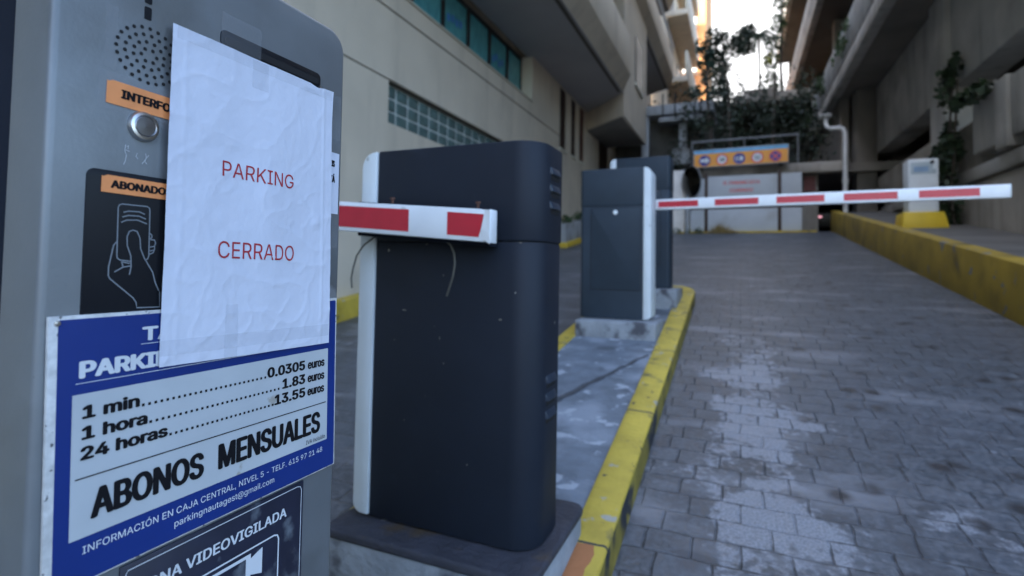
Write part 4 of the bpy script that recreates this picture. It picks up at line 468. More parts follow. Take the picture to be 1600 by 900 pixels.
# ------------------------------------------------------------------ the ground
G = 0.147532; Z0 = -1.15; T = math.tan(G)
def rz(y, h=0): return Z0 + T*y + h/math.cos(G)
def on_ramp(o): o.location = (0, 0, Z0); o.rotation_euler = (G, 0, 0); return o      # local x, distance up the slope, height
mb = MB(); n = 60
mb.add([(-400, -400, -2.6), (400, -400, -2.6), (400, 600, -2.6), (-400, 600, -2.6)], [(0, 1, 2, 3)])
struct(mb, 'terrain', M['terrain'])
mb = MB(); mb.add([(-3.7, -9, 0), (2.05, -9, 0), (2.05, 14.12, 0), (-3.7, 14.12, 0)], [(0, 1, 2, 3)])
on_ramp(struct(mb, 'road', M['road']))
mb = MB(); yt = 14.12*math.cos(G); zt = rz(yt)
mb.add([(-4, yt-.01, zt-.004), (12, yt-.01, zt-.004), (12, 24, zt-.004), (-4, 24, zt-.004)], [(0, 1, 2, 3)])
struct(mb, 'garage_floor', M['road'])
# street behind the camera
mb = MB(); mb.add([(-30, -40, rz(-9)-.03), (30, -40, rz(-9)-.03), (30, -8.8, rz(-9)-.03), (-30, -8.8, rz(-9)-.03)], [(0, 1, 2, 3)])
struct(mb, 'street', M['terrain'])

# island: outline in ramp coordinates, nose up the slope
def island(xr0, xr1, xl, s0, s1, r):
    pr = [(xr0, s0), (xr1, s1-r)]
    return pr + arc(xr1-r, s1-r, r, 0, 90, 10)[1:] + arc(xl+r, s1-r, r, 90, 180, 10) + [(xl, s0)]
out = island(-.315, -.408, -1.20, -.9, 5.95, .36); inn = island(-.412, -.560, -1.09, -.78, 5.82, .26)
mb = MB(); k = len(out); hk = .122
vs = [(x, y, -.05) for x, y in out] + [(x, y, hk) for x, y in out] + [(x, y, hk) for x, y in inn] + [(x, y, 0.02) for x, y in inn]
fs = []
for i in range(k):
    j = (i+1) % k
    for a in range(3): fs.append((a*k+i, a*k+j, (a+1)*k+j, (a+1)*k+i))
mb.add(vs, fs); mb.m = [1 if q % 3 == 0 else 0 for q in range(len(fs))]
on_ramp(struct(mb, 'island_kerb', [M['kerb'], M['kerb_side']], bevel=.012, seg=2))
mb = MB(); mb.prism(inn, .03, .112, 'z')
on_ramp(struct(mb, 'island_pavement', M['island']))
mb = MB(); cF = Frame((0, 0, 0), (1, 0, 0), (0, 1, 0), (0, 0, 1)); cp = []
for i in range(26):
    t_ = i/25; cp.append((-1.0+.47*t_+random.gauss(0, .006), 2.15+1.28*t_+random.gauss(0, .012)))
for i in range(25): stroke(mb, cF, [cp[i], cp[i+1]], .045*(1-.75*i/25)*random.uniform(.6, 1.3)+.006, .1155+i*.00004)
M['seam'] = pm('dark_cement_seam', (.065, .068, .075), .8, 0, .3, 20, .4, 60)
on_ramp(struct(mb, 'island_crack', M['seam']))
# ledge behind the low yellow wall
mb = MB(); mb.box(2.12, 3.3, -6, 14.3, -.3, .43)
on_ramp(struct(mb, 'ledge_pavement', M['ledge']))
mb = MB(); mb.box(1.945, 2.12, -4, 14.45, -.05, .462)
o = mb.build('low_wall', M['yellow_wall'], bevel=.018, seg=2); on_ramp(o)
tag(o, 'low concrete wall painted worn yellow along the right side of the ramp', 'wall')
# kerb under the left building
mb = MB(); mb.box(-3.72, -3.52, -6, 10.6, -.05, .20)
on_ramp(struct(mb, 'wall_kerb', M['kerb'], bevel=.015))
pl = thing('raised_planter', 'grey concrete planter bed with yellow foot against the left building wall', 'planter', (-3.5, 10.6, rz(10.6)))
mb = MB(); mb.box(-3.72, -3.36, 10.75, 13.9, .10, .50)
o = part(mb, 'planter_wall', M['concrete'], None, bevel=.02); on_ramp(o); o.parent = pl; o.matrix_parent_inverse = Matrix.Translation(pl.location).inverted()
mb = MB(); mb.box(-3.72, -3.32, 10.72, 13.95, -.05, .11)
o = part(mb, 'yellow_foot', M['yellow'], None, bevel=.015); on_ramp(o); o.parent = pl; o.matrix_parent_inverse = Matrix.Translation(pl.location).inverted()
mb = MB()
for i in range(14):
    y = random.uniform(10.8, 13.8); h = random.uniform(.1, .3)
    leaves(mb, [((-3.5+random.uniform(-.1, .1), y, rz(y)+.5+h*.5), (.12, .16, h*.7))], 45, .07)
tag(mb.build('weed_bush', M['leaf']), 'green weeds growing in the concrete planter by the left wall', 'plant')

# ------------------------------------------------------------------ barrier gates
def gate(name, label, x0, x1, y0, y1, zb, h, white, door, mat, boom=None, louvers=True, wt=.054):
    t = thing(name, label, 'barrier gate', ((x0+x1)/2, (y0+y1)/2, zb), 'parking barrier gates on the island')
    rf, rb_ = (.075, .014) if boom is boom_a else (.03, .02); seam = zb+h*.748
    rad = (rf if white > 0 else 0, rf if white < 0 else 0, rb_ if white < 0 else 0, rb_ if white > 0 else 0)
    def outl(g): return rrect(x0-(g if white > 0 else 0), x1+(g if white < 0 else 0), y0-g, y1+g, tuple(q+g if q else 0 for q in rad), 8)
    mb = MB(); mb.prism(outl(0), zb, seam-.0012, 'z'); body = part(mb, 'housing', mat, t, bevel=.004)
    mb = MB(); mb.prism(outl(-.003), seam-.004, seam+.003, 'z'); part(mb, 'seam', M['hole'], body)
    mb = MB(); mb.prism(outl(.003), seam, zb+h, 'z'); hood = part(mb, 'hood', mat, t, bevel=.007)
    wx0, wx1 = (x0-wt, x0-.001) if white < 0 else (x1+.001, x1+wt)
    q = (.03, 0, 0, .045) if white < 0 else (0, .03, .045, 0)
    mb = MB(); mb.prism(rrect(wx0, wx1, zb+.004, zb+h-.002, q, 6), y0-.006, y1+.006, 'y'); part(mb, 'end_panel', M['white_paint'], t, bevel=.004)
    # door with lock on its own face
    yd = y0 if door < 0 else y1
    F = Frame((0, yd, 0), (1, 0, 0), (0, 0, 1), (0, door, 0))
    da, db = (x0+.085, x1-.022) if white > 0 else (x0+.022, x1-.085)
    mb = MB(); rpanel(mb, F, rrect(da-.004, db+.004, zb+.206, seam-.012, .004), -.001, .0008); dr = part(mb, 'door_gap', M['hole'], t)
    mb = MB(); rpanel(mb, F, rrect(da, db, zb+.21, seam-.016, .004), -.001, .0035); dr = part(mb, 'door', mat, t, bevel=.0015)
    c = ((da+db)/2, zb+h*.705)
    mb = MB(); mb.lathe([(.017, 0), (.017, .004), (.014, .006), (0, .006)], F.P(c[0], c[1], .003), F.n, 20); part(mb, 'lock', M['pict_white'], dr)
    if louvers:
        xs = x1 if white < 0 else x0; sg = 1 if white < 0 else -1
        for base, upn, pts in ((zb+h*.935, True, 3), (zb+h*.405, False, 3)):
            for k_ in range(pts):
                z = base - k_*.046; ya, yb = y0+.070, y0+.150
                xx = xs + (.003*sg if upn else 0)
                mb = MB()      # scooped hood: slopes out towards the bottom
                vs = [(xx-.002*sg, ya, z+.012), (xx-.002*sg, yb, z+.012), (xx+.009*sg, ya+.006, z-.012), (xx+.009*sg, yb-.006, z-.012), (xx-.002*sg, ya, z-.014), (xx-.002*sg, yb, z-.014)]; lm = M['char3']
                mb.add(vs, [(0, 1, 3, 2), (2, 3, 5, 4), (0, 2, 4), (1, 5, 3), (0, 4, 5, 1)])
                part(mb, 'vent_louver', lm, hood if upn else body, bevel=.002)
                mb = MB(); mb.box(min(xx-.001*sg, xx+.0015*sg), max(xx-.001*sg, xx+.0015*sg), ya+.006, yb-.006, z-.026, z-.014); part(mb, 'vent_slot', M['hole'], hood if upn else body)
    if boom: boom(t, hood)
    if boom is boom_a: t.rotation_euler = (0, .004, 0)
    return t

def boom_a(t, hood):       # boom across the left lane, tail end in front of the housing
    slope = -.073; y1, y0 = 1.2, 1.155
    xr, zr = -.563, .1005; L = 2.75; hh = .0405
    def Z(x): return zr + (x-xr)*slope
    mb = MB(); xl = xr-L
    xs_ = [xl, xr-.03, xr-.008, xr]
    vs = []
    for x, dz, dy in zip(xs_, (0, 0, -.002, .002), (0, 0, 0, .006)):
        for yy in (y0+dy, y1):
            vs += [(x, yy, Z(x)-hh-dz*.6), (x, yy, Z(x)+hh+dz)]
    fs = [(0, 1, 3, 2), (14, 12, 13, 15)]
    for i in range(3):
        a = i*4; fs += [(a, a+4, a+5, a+1), (a+2, a+3, a+7, a+6), (a+1, a+5, a+7, a+3), (a, a+2, a+6, a+4)]
    mb.add(vs, fs)
    bm_ = part(mb, 'boom', M['alu'], t, bevel=.003)
    mb = MB()              # folded tin at the cut end
    mb.add([(xr-.012, y0-.002, Z(xr)+hh), (xr+.004, y0-.006, Z(xr)+hh*.93), (xr+.001, y0-.005, Z(xr)-hh*.5), (xr+.003, y0-.001, Z(xr)-hh*1.12), (xr-.016, y0-.002, Z(xr)-hh*.8), (xr-.021, y0-.003, Z(xr)-.006)],
           [(0, 1, 2, 5), (2, 3, 4, 5)]); part(mb, 'torn_end', M['alu'], bm_)
    reds = [(-.6815, -.588), (-1.18, -.797), (-1.66, -1.30), (-2.14, -1.78), (-2.62, -2.26), (-3.1, -2.74)]
    for i, (a, b) in enumerate(reds):
        mb = MB(); off = y0-.0008; e = .0115
        if i == 0: vs = [(a, off, Z(a)-hh+e), (b-.004, off, Z(b)-hh+e), (b+.001, off, Z(b)-.012), (b+.010, off, Z(b)+.012), (b+.009, off, Z(b)+hh-e-.002), (a, off, Z(a)+hh-e)]
        else: vs = [(a, off, Z(a)-hh+e), (b, off, Z(b)-hh+e), (b, off, Z(b)+hh-e), (a, off, Z(a)+hh-e)]
        mb.add(vs, [tuple(range(len(vs)))]); part(mb, 'red_stripe', M['red'], bm_)
    mb = MB()
    mb.add([(x, y, Z(x)+d) for x, y, d in ((-1.0, 1.2, .046), (-.585, 1.2, .046), (-.585, 1.2, -.05), (-1.0, 1.2, -.05), (-1.0, 1.252, .046), (-.585, 1.252, .046), (-.585, 1.252, -.05), (-1.0, 1.252, -.05))],
           [(0, 3, 2, 1), (4, 5, 6, 7), (0, 1, 5, 4), (1, 2, 6, 5), (2, 3, 7, 6), (3, 0, 4, 7)])
    br = part(mb, 'boom_bracket', M['dark_body'], t, bevel=.002)
    for x in (-.888, -.622):
        mb = MB(); mb.tube([(x, 1.207, Z(x)+.04), (x, 1.207, Z(x)+.058)], .004, 8); mb.tube([(x, 1.207, Z(x)+.058), (x, 1.207, Z(x)+.063)], .008, 6); part(mb, 'bolt', M['rust'], br)
    for pts in (((-.935, 1.208, .085), (-.952, 1.205, .073), (-.978, 1.2, .054), (-.997, 1.196, .025), (-1.006, 1.193, -.011), (-1.009, 1.19, -.04), (-1.005, 1.19, -.066)),
                ((-.745, 1.208, .078), (-.715, 1.205, .069), (-.695, 1.2, .054), (-.683, 1.196, .034), (-.678, 1.193, .008), (-.683, 1.193, -.025), (-.692, 1.195, -.05), (-.703, 1.198, -.077))):
        mb = MB(); mb.tube(pts, .0026, 8); part(mb, 'loose_cable', M['cable'], br, smooth=True)

def chips(t):
    for x, z, w_, h_ in ((-.868, -.125, .016, .005), (-.572, -.135, .012, .0045), (-.752, -.195, .0035, .011), (-.738, -.262, .005, .005), (-.52, .064, .010, .004), (-.80, .060, .008, .004), (-.90, -.21, .004, .003), (-.63, .27, .003, .008), (-.80, .22, .003, .005), (-.86, -.43, .004, .003), (-.66, -.52, .005, .004)):
        mb = MB(); n = 7
        mb.add([(x+w_*.5*math.cos(2*math.pi*k/n)*random.uniform(.6, 1.2), 1.2492, z+h_*.5*math.sin(2*math.pi*k/n)*random.uniform(.6, 1.2)) for k in range(n)], [tuple(range(n))])
        part(mb, 'paint_chip', M['chip'], t)
def boom_b(t, hood):       # boom across the right lane
    y0, y1 = 4.11, 4.16; xa, xb = -.98, 1.50
    def Z(x): return .4935 + (x+.57)*.0080
    def H(x): return .0385 + (x+.57)*.0012
    mb = MB(); vs = [(x, y, Z(x)+s*H(x)) for x in (xa, xb) for y in (y0, y1) for s in (-1, 1)]
    mb.add(vs, [(0, 1, 3, 2), (4, 6, 7, 5), (0, 4, 5, 1), (2, 3, 7, 6), (1, 5, 7, 3), (0, 2, 6, 4)]); b_ = part(mb, 'boom', M['alu'], t, bevel=.004)
    mb = MB(); mb.box(xb-.002, xb+.006, y0-.001, y1+.001, Z(xb)-H(xb)-.001, Z(xb)+H(xb)+.001); part(mb, 'end_cap', M['white_paint'], b_, bevel=.002)
    for a, b in ((-.64, -.588), (-.57, -.285), (-.17, .119), (.233, .525), (.637, .936), (1.048, 1.355)):
        mb = MB(); e = .016; mb.add([(a, y0-.001, Z(a)-H(a)+e), (b, y0-.001, Z(b)-H(b)+e), (b, y0-.001, Z(b)+H(b)-e), (a, y0-.001, Z(a)+H(a)-e)], [(0, 1, 2, 3)]); part(mb, 'red_stripe', M['red'], b_)
    mb = MB(); mb.box(-1.0, -.66, 4.062, 4.11, Z(-.8)-.055, Z(-.8)+.055); part(mb, 'boom_bracket', M['steel_dark'], t, bevel=.004)

g1 = gate('barrier_gate', 'nearest dark charcoal barrier housing with a striped boom end across its front', -.972, -.470, 1.250, 1.432, -.714, 1.045, -1, 1, M['char'], boom_a)
gate('barrier_gate', 'barrier housing with a long striped boom reaching across the right lane', -1.103, -.637, 3.84, 4.06, -.362, 1.10, 1, -1, M['char2'], boom_b)
chips(g1)
gate('barrier_gate', 'farthest charcoal barrier housing, half hidden behind the one with the long boom', -1.055, -.572, 4.85, 5.10, -.165, 1.185, -1, -1, M['char2'], None)

def plinth(x0, x1, y0, y1, zt, label, mat, rough=.004, br=.012):
    mb = MB(); zb = rz(y0, .06)
    mb.box(x0, x1, y0, y1, zb, zt)
    o = mb.build('concrete_plinth', mat, bevel=br, seg=3, origin=((x0+x1)/2, (y0+y1)/2, zb))
    return tag(o, label, 'plinth', 'plinths under the barrier gates')
M['plinth_c'] = pm('painted_plinth', (.25, .265, .28), .85, 0, .2, 9, .6, 45, spots=[((.07, .07, .08), 7, .54, .10, 9)])
M['plinth_top'] = pm('dark_plinth_top', (.034, .034, .044), .75, 0, .25, 12, .6, 50, spots=[((.16, .155, .15), 16, .68, .05, 8), ((.06, .04, .022), 7, .58, .1, 8)])  # near-black top with paler and brown blotches
p = thing('concrete_plinth', 'dark topped concrete plinth under the nearest barrier housing beside the yellow kerb', 'plinth', (-.77, 1.36, rz(1.36, .11)), 'plinths under the barrier gates')
mb = MB(); mb.prism(rrect(-1.055, -.438, 1.155, 1.60, (.02, .05, .04, .02), 5), rz(1.1, .06), -.742, 'z'); part(mb, 'block', M['plinth_c'], p, bevel=.01)
mb = MB(); mb.prism(rrect(-1.058, -.434, 1.152, 1.604, (.02, .05, .04, .02), 5), -.744, -.718, 'z'); part(mb, 'top_bed', M['plinth_top'], p, bevel=.009, seg=3)
plinth(-1.10, -.53, 3.70, 4.16, -.366, 'rough pale mortar plinth under the housing with the long boom', M['plinth_c'], br=.02)
plinth(-1.10, -.50, 4.70, 5.25, -.168, 'low dark plinth under the farthest barrier housing', M['plinth_c'])

# ------------------------------------------------------------------ ticket kiosk
KX = -.45
KF = Frame((KX, 0, 0), (0, 1, 0), (0, 0, 1), (1, 0, 0))
kz = rz(.35, .112)
k_ = thing('ticket_kiosk', 'silver parking ticket kiosk with orange stickers filling the left foreground', 'kiosk', (-.6, .36, kz))
prof = rrect(.2085, .5105, kz, .2845, (0, 0, .026, .026), 8)
mb = MB(); mb.prism(prof, KX-.052, KX, 'x'); part(mb, 'front_shell', M['silver'], k_, bevel=.0055, seg=4)
mb = MB(); mb.prism(rrect(.217, .503, kz, .276, (0, 0, .02, .02), 6), KX-.36, KX-.05, 'x'); part(mb, 'rear_case', M['dark_body'], k_, bevel=.006)
mb = MB()
for rr_, cnt, ph in ((.0252, 24, 0), (.0188, 18, .1), (.0124, 12, .2), (.0062, 6, .05)):
    for i in range(cnt): disc(mb, KF, .2762+rr_*math.cos(ph+2*math.pi*i/cnt), .1704+.90*rr_*math.sin(ph+2*math.pi*i/cnt), .00155, .0005, 0, 10)
part(mb, 'intercom_grille', M['hole'], k_)
for a, b in ((.2185, .2135), (.2105, .2000)):
    mb = MB(); rpanel(mb, KF, rrect(.2712, .2768, b, a, .001), -.001, .0006); part(mb, 'indicator_slot', M['black'], k_)
mb = MB(); mb.lathe([(.0122, 0), (.0122, .0022), (.0110, .0042), (.0088, .0046), (.0084, .0040), (.0084, .0030)], KF.P(.2735, .1105), (1, 0, 0), 36)
bt = part(mb, 'push_button', M['steel'], k_, smooth=True)
mb = MB(); mb.lathe([(.0083, .001), (.0083, .0040), (.0076, .0046), (0, .0049)], KF.P(.2735, .1105), (1, 0, 0), 32); part(mb, 'button_cap', M['steel_dark'], bt, smooth=True)
# card reader window
mb = MB(); rpanel(mb, KF, rrect(.2345, .4300, -.0475, .0705, (0, 0, .006, .006)), -.001, .0012); rd = part(mb, 'card_reader', M['black'], k_, bevel=.0006)
mb = MB()
pict = dict(card=[(.2569, .0425), (.2579, .0445), (.2598, .0453), (.2789, .0454), (.2808, .0442), (.2812, .0416), (.2818, .0047), (.281, .0024), (.2788, .001)],
 card2=[(.2676, .0001), (.2596, .0011), (.2577, .0027), (.2574, .0055), (.2569, .0425)],
 l1=[(.261, .0389), (.2646, .0401), (.2728, .0404), (.2773, .0388)], l2=[(.2602, .0351), (.2648, .0367), (.2729, .0369), (.2783, .0349)],
 l3=[(.2595, .0308), (.2636, .0329), (.2717, .0336), (.2793, .0311)],
 thumb=[(.2673, -.0106), (.2683, -.0042), (.2678, .0044), (.2647, .0128), (.2644, .0199), (.2659, .024), (.2686, .0252), (.2718, .0244), (.2743, .019), (.2751, .0104), (.2785, .0025), (.2854, -.0085), (.2879, -.0174), (.2911, -.0242)],
 palm=[(.2567, .0152), (.2548, .0124), (.2519, -.0043), (.2519, -.0112), (.2532, -.0137), (.2708, -.0292), (.2732, -.0329), (.274, -.0373), (.2924, -.0378), (.2919, -.025)],
 crease=[(.2561, -.0084), (.2624, -.0045), (.2677, -.0036)], cr2=[(.261, 0), (.2622, -.004)], cr3=[(.261, -.0003), (.2674, -.0016)],
 k1=[(.2819, .0236), (.2837, .0218), (.2835, .0198), (.2821, .0192)], k2=[(.2824, .0183), (.2859, .0182), (.2869, .0156), (.2861, .013), (.2824, .0121)],
 k3=[(.2861, .0127), (.2862, .01), (.2825, .0089)], k4=[(.2859, .0097), (.2851, .0075), (.2823, .0062)])
for v in pict.values(): stroke(mb, KF, v, .00095, .0016)
part(mb, 'hand_with_card_symbol', M['greyink'], rd)
def sticker(x0, x1, y0, y1, tilt, txt, tx0, tx1, ty, cap, h):
    F = Frame(KF.P(x0, y0), (0, math.cos(tilt), math.sin(tilt)), (0, -math.sin(tilt), math.cos(tilt)), (1, 0, 0))
    mb = MB(); pts = [(0, 0), (x1-x0, 0), (x1-x0, y1-y0), (.004, y1-y0), (.001, y1-y0-.0015), (0, y1-y0-.001)]
    rpanel(mb, F, pts, h-.0003, h); s_ = part(mb, 'orange_sticker', M['orange'], k_)
    mb = MB(); write(mb, F, txt, tx0-x0, tx1-x0, ty-y0, cap, .10, 0, h+.0003); part(mb, 'lettering', M['ink'], s_)
sticker(.2453, .330, .1228, .1415, math.radians(-1.2), 'INTERFONO', .2555, .3085, .1290, .0072, .0009)
sticker(.2440, .322, .0532, .0668, math.radians(-.6), 'ABONADOS', .2503, .2985, .0570, .0063, .0022)
# ticket slot
mb = MB(); rpanel(mb, KF, rrect(.3400, .4690, .2045, .2215, .006, 6), -.001, .0012); sl = part(mb, 'ticket_slot', M['black'], k_, bevel=.0008)
mb = MB(); rpanel(mb, KF, rrect(.3440, .4650, .2080, .2150, .003, 6), .001, .0016); part(mb, 'slot_mouth', M['hole'], sl)
mb = MB(); mb.tube([KF.P(.4675, .205, .0012), KF.P(.4675, .205, .003)], .002, 10); part(mb, 'slot_screw', M['steel'], sl)
# residue of old tape and scribbles
mb = MB()
for pts in ([(.2610, .0930), (.2605, .0880), (.2618, .0845), (.2612, .0800), (.2600, .0770)], [(.2612, .0890), (.2640, .0880)], [(.2620, .0915), (.2630, .0930), (.2628, .0900)],
            [(.2700, .0880), (.2690, .0850), (.2706, .0835)], [(.2765, .0890), (.2772, .0860), (.2762, .0820), (.2780, .0805)], [(.2740, .0800), (.2790, .0880)]):
    stroke(mb, KF, pts, .0004, .0006)
part(mb, 'scratches', M['whiteink'], k_)
for q in ((.2395, .306, .118, .1475, .0005), (.340, .385, .198, .2375, .0018), (.470, .5045, .150, .205, .0006), (.482, .5045, .02, .062, .0006), (.243, .252, .15, .20, .0005)):
    mb = MB(); rect(mb, KF, *q); part(mb, 'old_tape', M['tape'], k_)

# printed sheet on the kiosk's right edge, mostly hidden by the notice
mb = MB(); F = KF
slab(mb, F, .440, .5032, .061, .1345, .0008, .0012, 0)
ps = mb.build('taped_sheet', M['paper'], origin=(KX, .47, .06)); tag(ps, 'narrow strip of a printed sheet on the kiosk edge, mostly behind the closed notice', 'notice'); BASE[ps.name] = Vector((KX, .47, .06))
mb = MB(); write(mb, F, 'IS', .4900, .4958, .1175, .0075, .08, 0, .0015); write(mb, F, 'TÁ', .4878, .4968, .0985, .0085, .08, 0, .0015); rect(mb, F, .4885, .4902, .066, .092, .0014)
part(mb, 'lettering', M['ink'], ps)

# tariff sign
ts = thing('tariff_sign', 'blue and white parking tariff board fixed below the white notice', 'sign', (KX, .36, -.23))
BX = .0045
mb = MB(); slab(mb, Frame((KX, -.0005, 0), (0, .99, 0), (0, -.018, .99), (1, 0, 0)), .2155, .5075, -.2405, -.0405, .0006, BX-.0004); part(mb, 'board', M['edge'], ts, bevel=.0006)
SF = Frame((KX+BX, -.0005, 0), (0, .99, 0), (0, -.018, .99), (1, 0, 0))
mb = MB(); rpanel(mb, SF, rrect(.2212, .5050, -.2390, -.0432, .0015), -.0006, 0); bl = part(mb, 'blue_panel', M['blue'], ts)
mb = MB(); write(mb, SF, 'TARIFAS', .2793, .3660, -.0650, .0115, .09, 0, .0004); write(mb, SF, 'PARKING', .2347, .3180, -.0876, .0128, .10, 0, .0004)
for a, b, c_ in ((.2786, .443, -.0671), (.2329, .4915, -.0909)): rect(mb, SF, a, b, c_-.0005, c_, .0004)
for tx, a, b, y, cp in (('INFORMACIÓN EN CAJA CENTRAL, NIVEL 5 - TELF. 615 97 21 48', .2398, .4858, -.2185, .0056), ('parkingnautagest@gmail.com', .3099, .4166, -.2293, .0056)):
    write(mb, SF, tx, a, b, y, cp, .0, 0, .0004)
part(mb, 'white_lettering', M['whiteink'], bl)
mb = MB(); rect(mb, SF, .2308, .4928, -.2062, -.0992, .0004); pw = part(mb, 'price_panel', M['offwhite'], ts)
mb = MB()
for tx, a, b, y in (('1 min', .2372, .2785, -.1180), ('1 hora', .2371, .2850, -.1335), ('24 horas', .2366, .3022, -.1486)): write(mb, SF, tx, a, b, y, .0100, .10, 0, .0008)
for tx, a, b, y in (('0.0305', .4051, .4569, -.1186), ('1.83', .4247, .4573, -.1338), ('13.55', .4148, .4577, -.1488)): write(mb, SF, tx, a, b, y, .0106, .09, 0, .0008)
for y in (-.1188, -.1338, -.1488): write(mb, SF, 'euros', .4607, .4870, y, .0098, .07, 0, .0008)
for a, b, y, n in ((.2812, .4025, -.1184, 25), (.2875, .4200, -.1336, 27), (.3045, .4125, -.1487, 23)):
    for i in range(n):
        x = a + (b-a)*i/(n-1); rect(mb, SF, x-.0011, x+.0011, y, y+.0022, .0008)
rect(mb, SF, .2336, .4900, -.1623, -.1613, .0008)
write(mb, SF, 'ABONOS', .2443, .3362, -.1945, .0225, .065, 0, .0008); write(mb, SF, 'MENSUALES', .3504, .4815, -.1940, .0236, .065, 0, .0008)
write(mb, SF, 'IVA incluido.', .4600, .4905, -.2036, .0046, 0, 0, .0008)
part(mb, 'black_lettering', M['ink'], pw)
for x, y in ((.2186, -.045), (.2186, -.236)):
    mb = MB(); mb.lathe([(.0022, 0), (.0020, .001), (0, .0012)], KF.P(x, y, BX-.0004), (1, 0, 0), 12); part(mb, 'screw', M['steel'], ts)

# surveillance sign
vs_ = thing('surveillance_sign', 'faded dark video surveillance sign below the tariff board', 'sign', (KX, .36, -.46))
mb = MB(); slab(mb, KF, .2695, .4600, -.475, -.2412, .0005, .0022); vb = part(mb, 'board', M['vidfilm'], vs_, bevel=.0006)
VF = Frame((KX+.0022, 0, 0), (0, .995, 0), (0, 0, .995), (1, 0, 0))
mb = MB()
stroke(mb, VF, [(.2750, -.47), (.2750, -.2500), (.2765, -.2472), (.4525, -.2462), (.4570, -.2475), (.4588, -.2510), (.4588, -.47)], .0008, .0004)
stroke(mb, VF, [(.2990, -.44), (.2990, -.2885), (.3010, -.2858), (.4225, -.2852), (.4268, -.2868), (.4285, -.2910), (.4285, -.44)], .0016, .0004)
write(mb, VF, 'ZONA VIDEOVIGILADA', .2830, .4385, -.2720, .0098, .05, 0, .0004)
# camera symbol
poly(mb, VF, [(.318, -.3160), (.394, -.3160), (.394, -.2900), (.318, -.2900)], .0004)
poly(mb, VF, [(.394, -.2950), (.408, -.2900), (.408, -.3160), (.394, -.3110)], .0004)
poly(mb, VF, [(.352, -.3160), (.362, -.3160), (.362, -.345), (.352, -.345)], .0004); poly(mb, VF, [(.318, -.345), (.374, -.345), (.374, -.352), (.318, -.352)], .0004)
part(mb, 'lettering', M['whiteink'], vb)
mb = MB(); poly(mb, VF, [(.323, -.3120), (.388, -.3120), (.388, -.2930), (.323, -.2930)], .0008); part(mb, 'camera_symbol_inner', M['vidfilm'], vb)

# the notice: an A4 sheet taped over kiosk and tariff board, with creases
pn = thing('paper_notice', 'white paper notice with red words PARKING CERRADO taped to the silver kiosk', 'notice', (KX, .39, -.09))
from mathutils import noise as mn
PS = (.45-.0078)/.45
def paper_pt(a, b, off=0):
    """a 0..1 across, b 0..1 up"""
    TL, TR, BR, BL = (.2955, .2070), (.4905, .2072), (.4958, -.0930), (.2955, -.0892)
    y = (TL[0]*(1-a)+TR[0]*a)*b + (BL[0]*(1-a)+BR[0]*a)*(1-b); z = (TL[1]*(1-a)+TR[1]*a)*b + (BL[1]*(1-a)+BR[1]*a)*(1-b)
    h = .0075
    p = Vector((y*17, z*5.5, 3.3)); h += .0013*mn.noise(p)
    q = Vector((y*16+z*9, z*21-y*7, 8.1)); rd_ = 1-abs(mn.noise(q))*2.2; h += .00042*max(rd_, 0)**5
    q2 = Vector((y*38-z*10, z*30+y*16, 2.1)); rd2 = 1-abs(mn.noise(q2))*2.4; h += .00045*max(rd2, 0)**6*(.4+.6*(1-b))
    h += .00035*math.exp(-((a-.068)/.006)**2) + .0006*math.exp(-((a-.93)/.008)**2)
    d2 = ((y-.4690)/.006)**2 + ((z-.0480)/.006)**2; h += .0012*math.exp(-d2)
    h += .0016*math.exp(-((a-.55)/.12)**2-((b-.45)/.35)**2)
    if a > .93 and b > .86: h += .0020*(a-.93)/.07*(b-.86)/.14
    if b > .97 and a > .82 and a < .93: z -= .0022*(1-abs(a-.875)/.055)
    return KF.P(y*PS, z*PS, h+off)
NA, NB = 110, 170
mb = MB(); mb.add([paper_pt(i/NA, j/NB) for j in range(NB+1) for i in range(NA+1)],
       [(j*(NA+1)+i, j*(NA+1)+i+1, (j+1)*(NA+1)+i+1, (j+1)*(NA+1)+i) for j in range(NB) for i in range(NA)])
sheet = part(mb, 'sheet', M['paper'], pn, smooth=True)
class PaperFrame:
    def P(s, x, y, h=0):
        b = (y+.0912)/.2983; l = .2955; r = .4958*(1-b)+.4905*b
        return paper_pt((x-l)/(r-l), b, h)
PF = PaperFrame(); mb = MB()
write(mb, PF, 'PARKING', .3473, .4332, .0822, .0147, 0, 0, .00035); write(mb, PF, 'CERRADO', .3453, .4372, .0040, .0160, 0, 0, .00035)
part(mb, 'lettering', M['redink'], pn)
for (a0, a1, b0, b1) in ((.02, .99, .962, .999), (.42, .52, .90, .995), (0, .99, .03, .075), (.30, .37, .0, .17)):
    m_, n_ = 40, 8; mb = MB()
    mb.add([paper_pt(a0+(a1-a0)*i/m_, b0+(b1-b0)*j/n_, .0005) for j in range(n_+1) for i in range(m_+1)],
           [(j*(m_+1)+i, j*(m_+1)+i+1, (j+1)*(m_+1)+i+1, (j+1)*(m_+1)+i) for j in range(n_) for i in range(m_)])
    part(mb, 'clear_tape', M['tape'], pn, smooth=True)

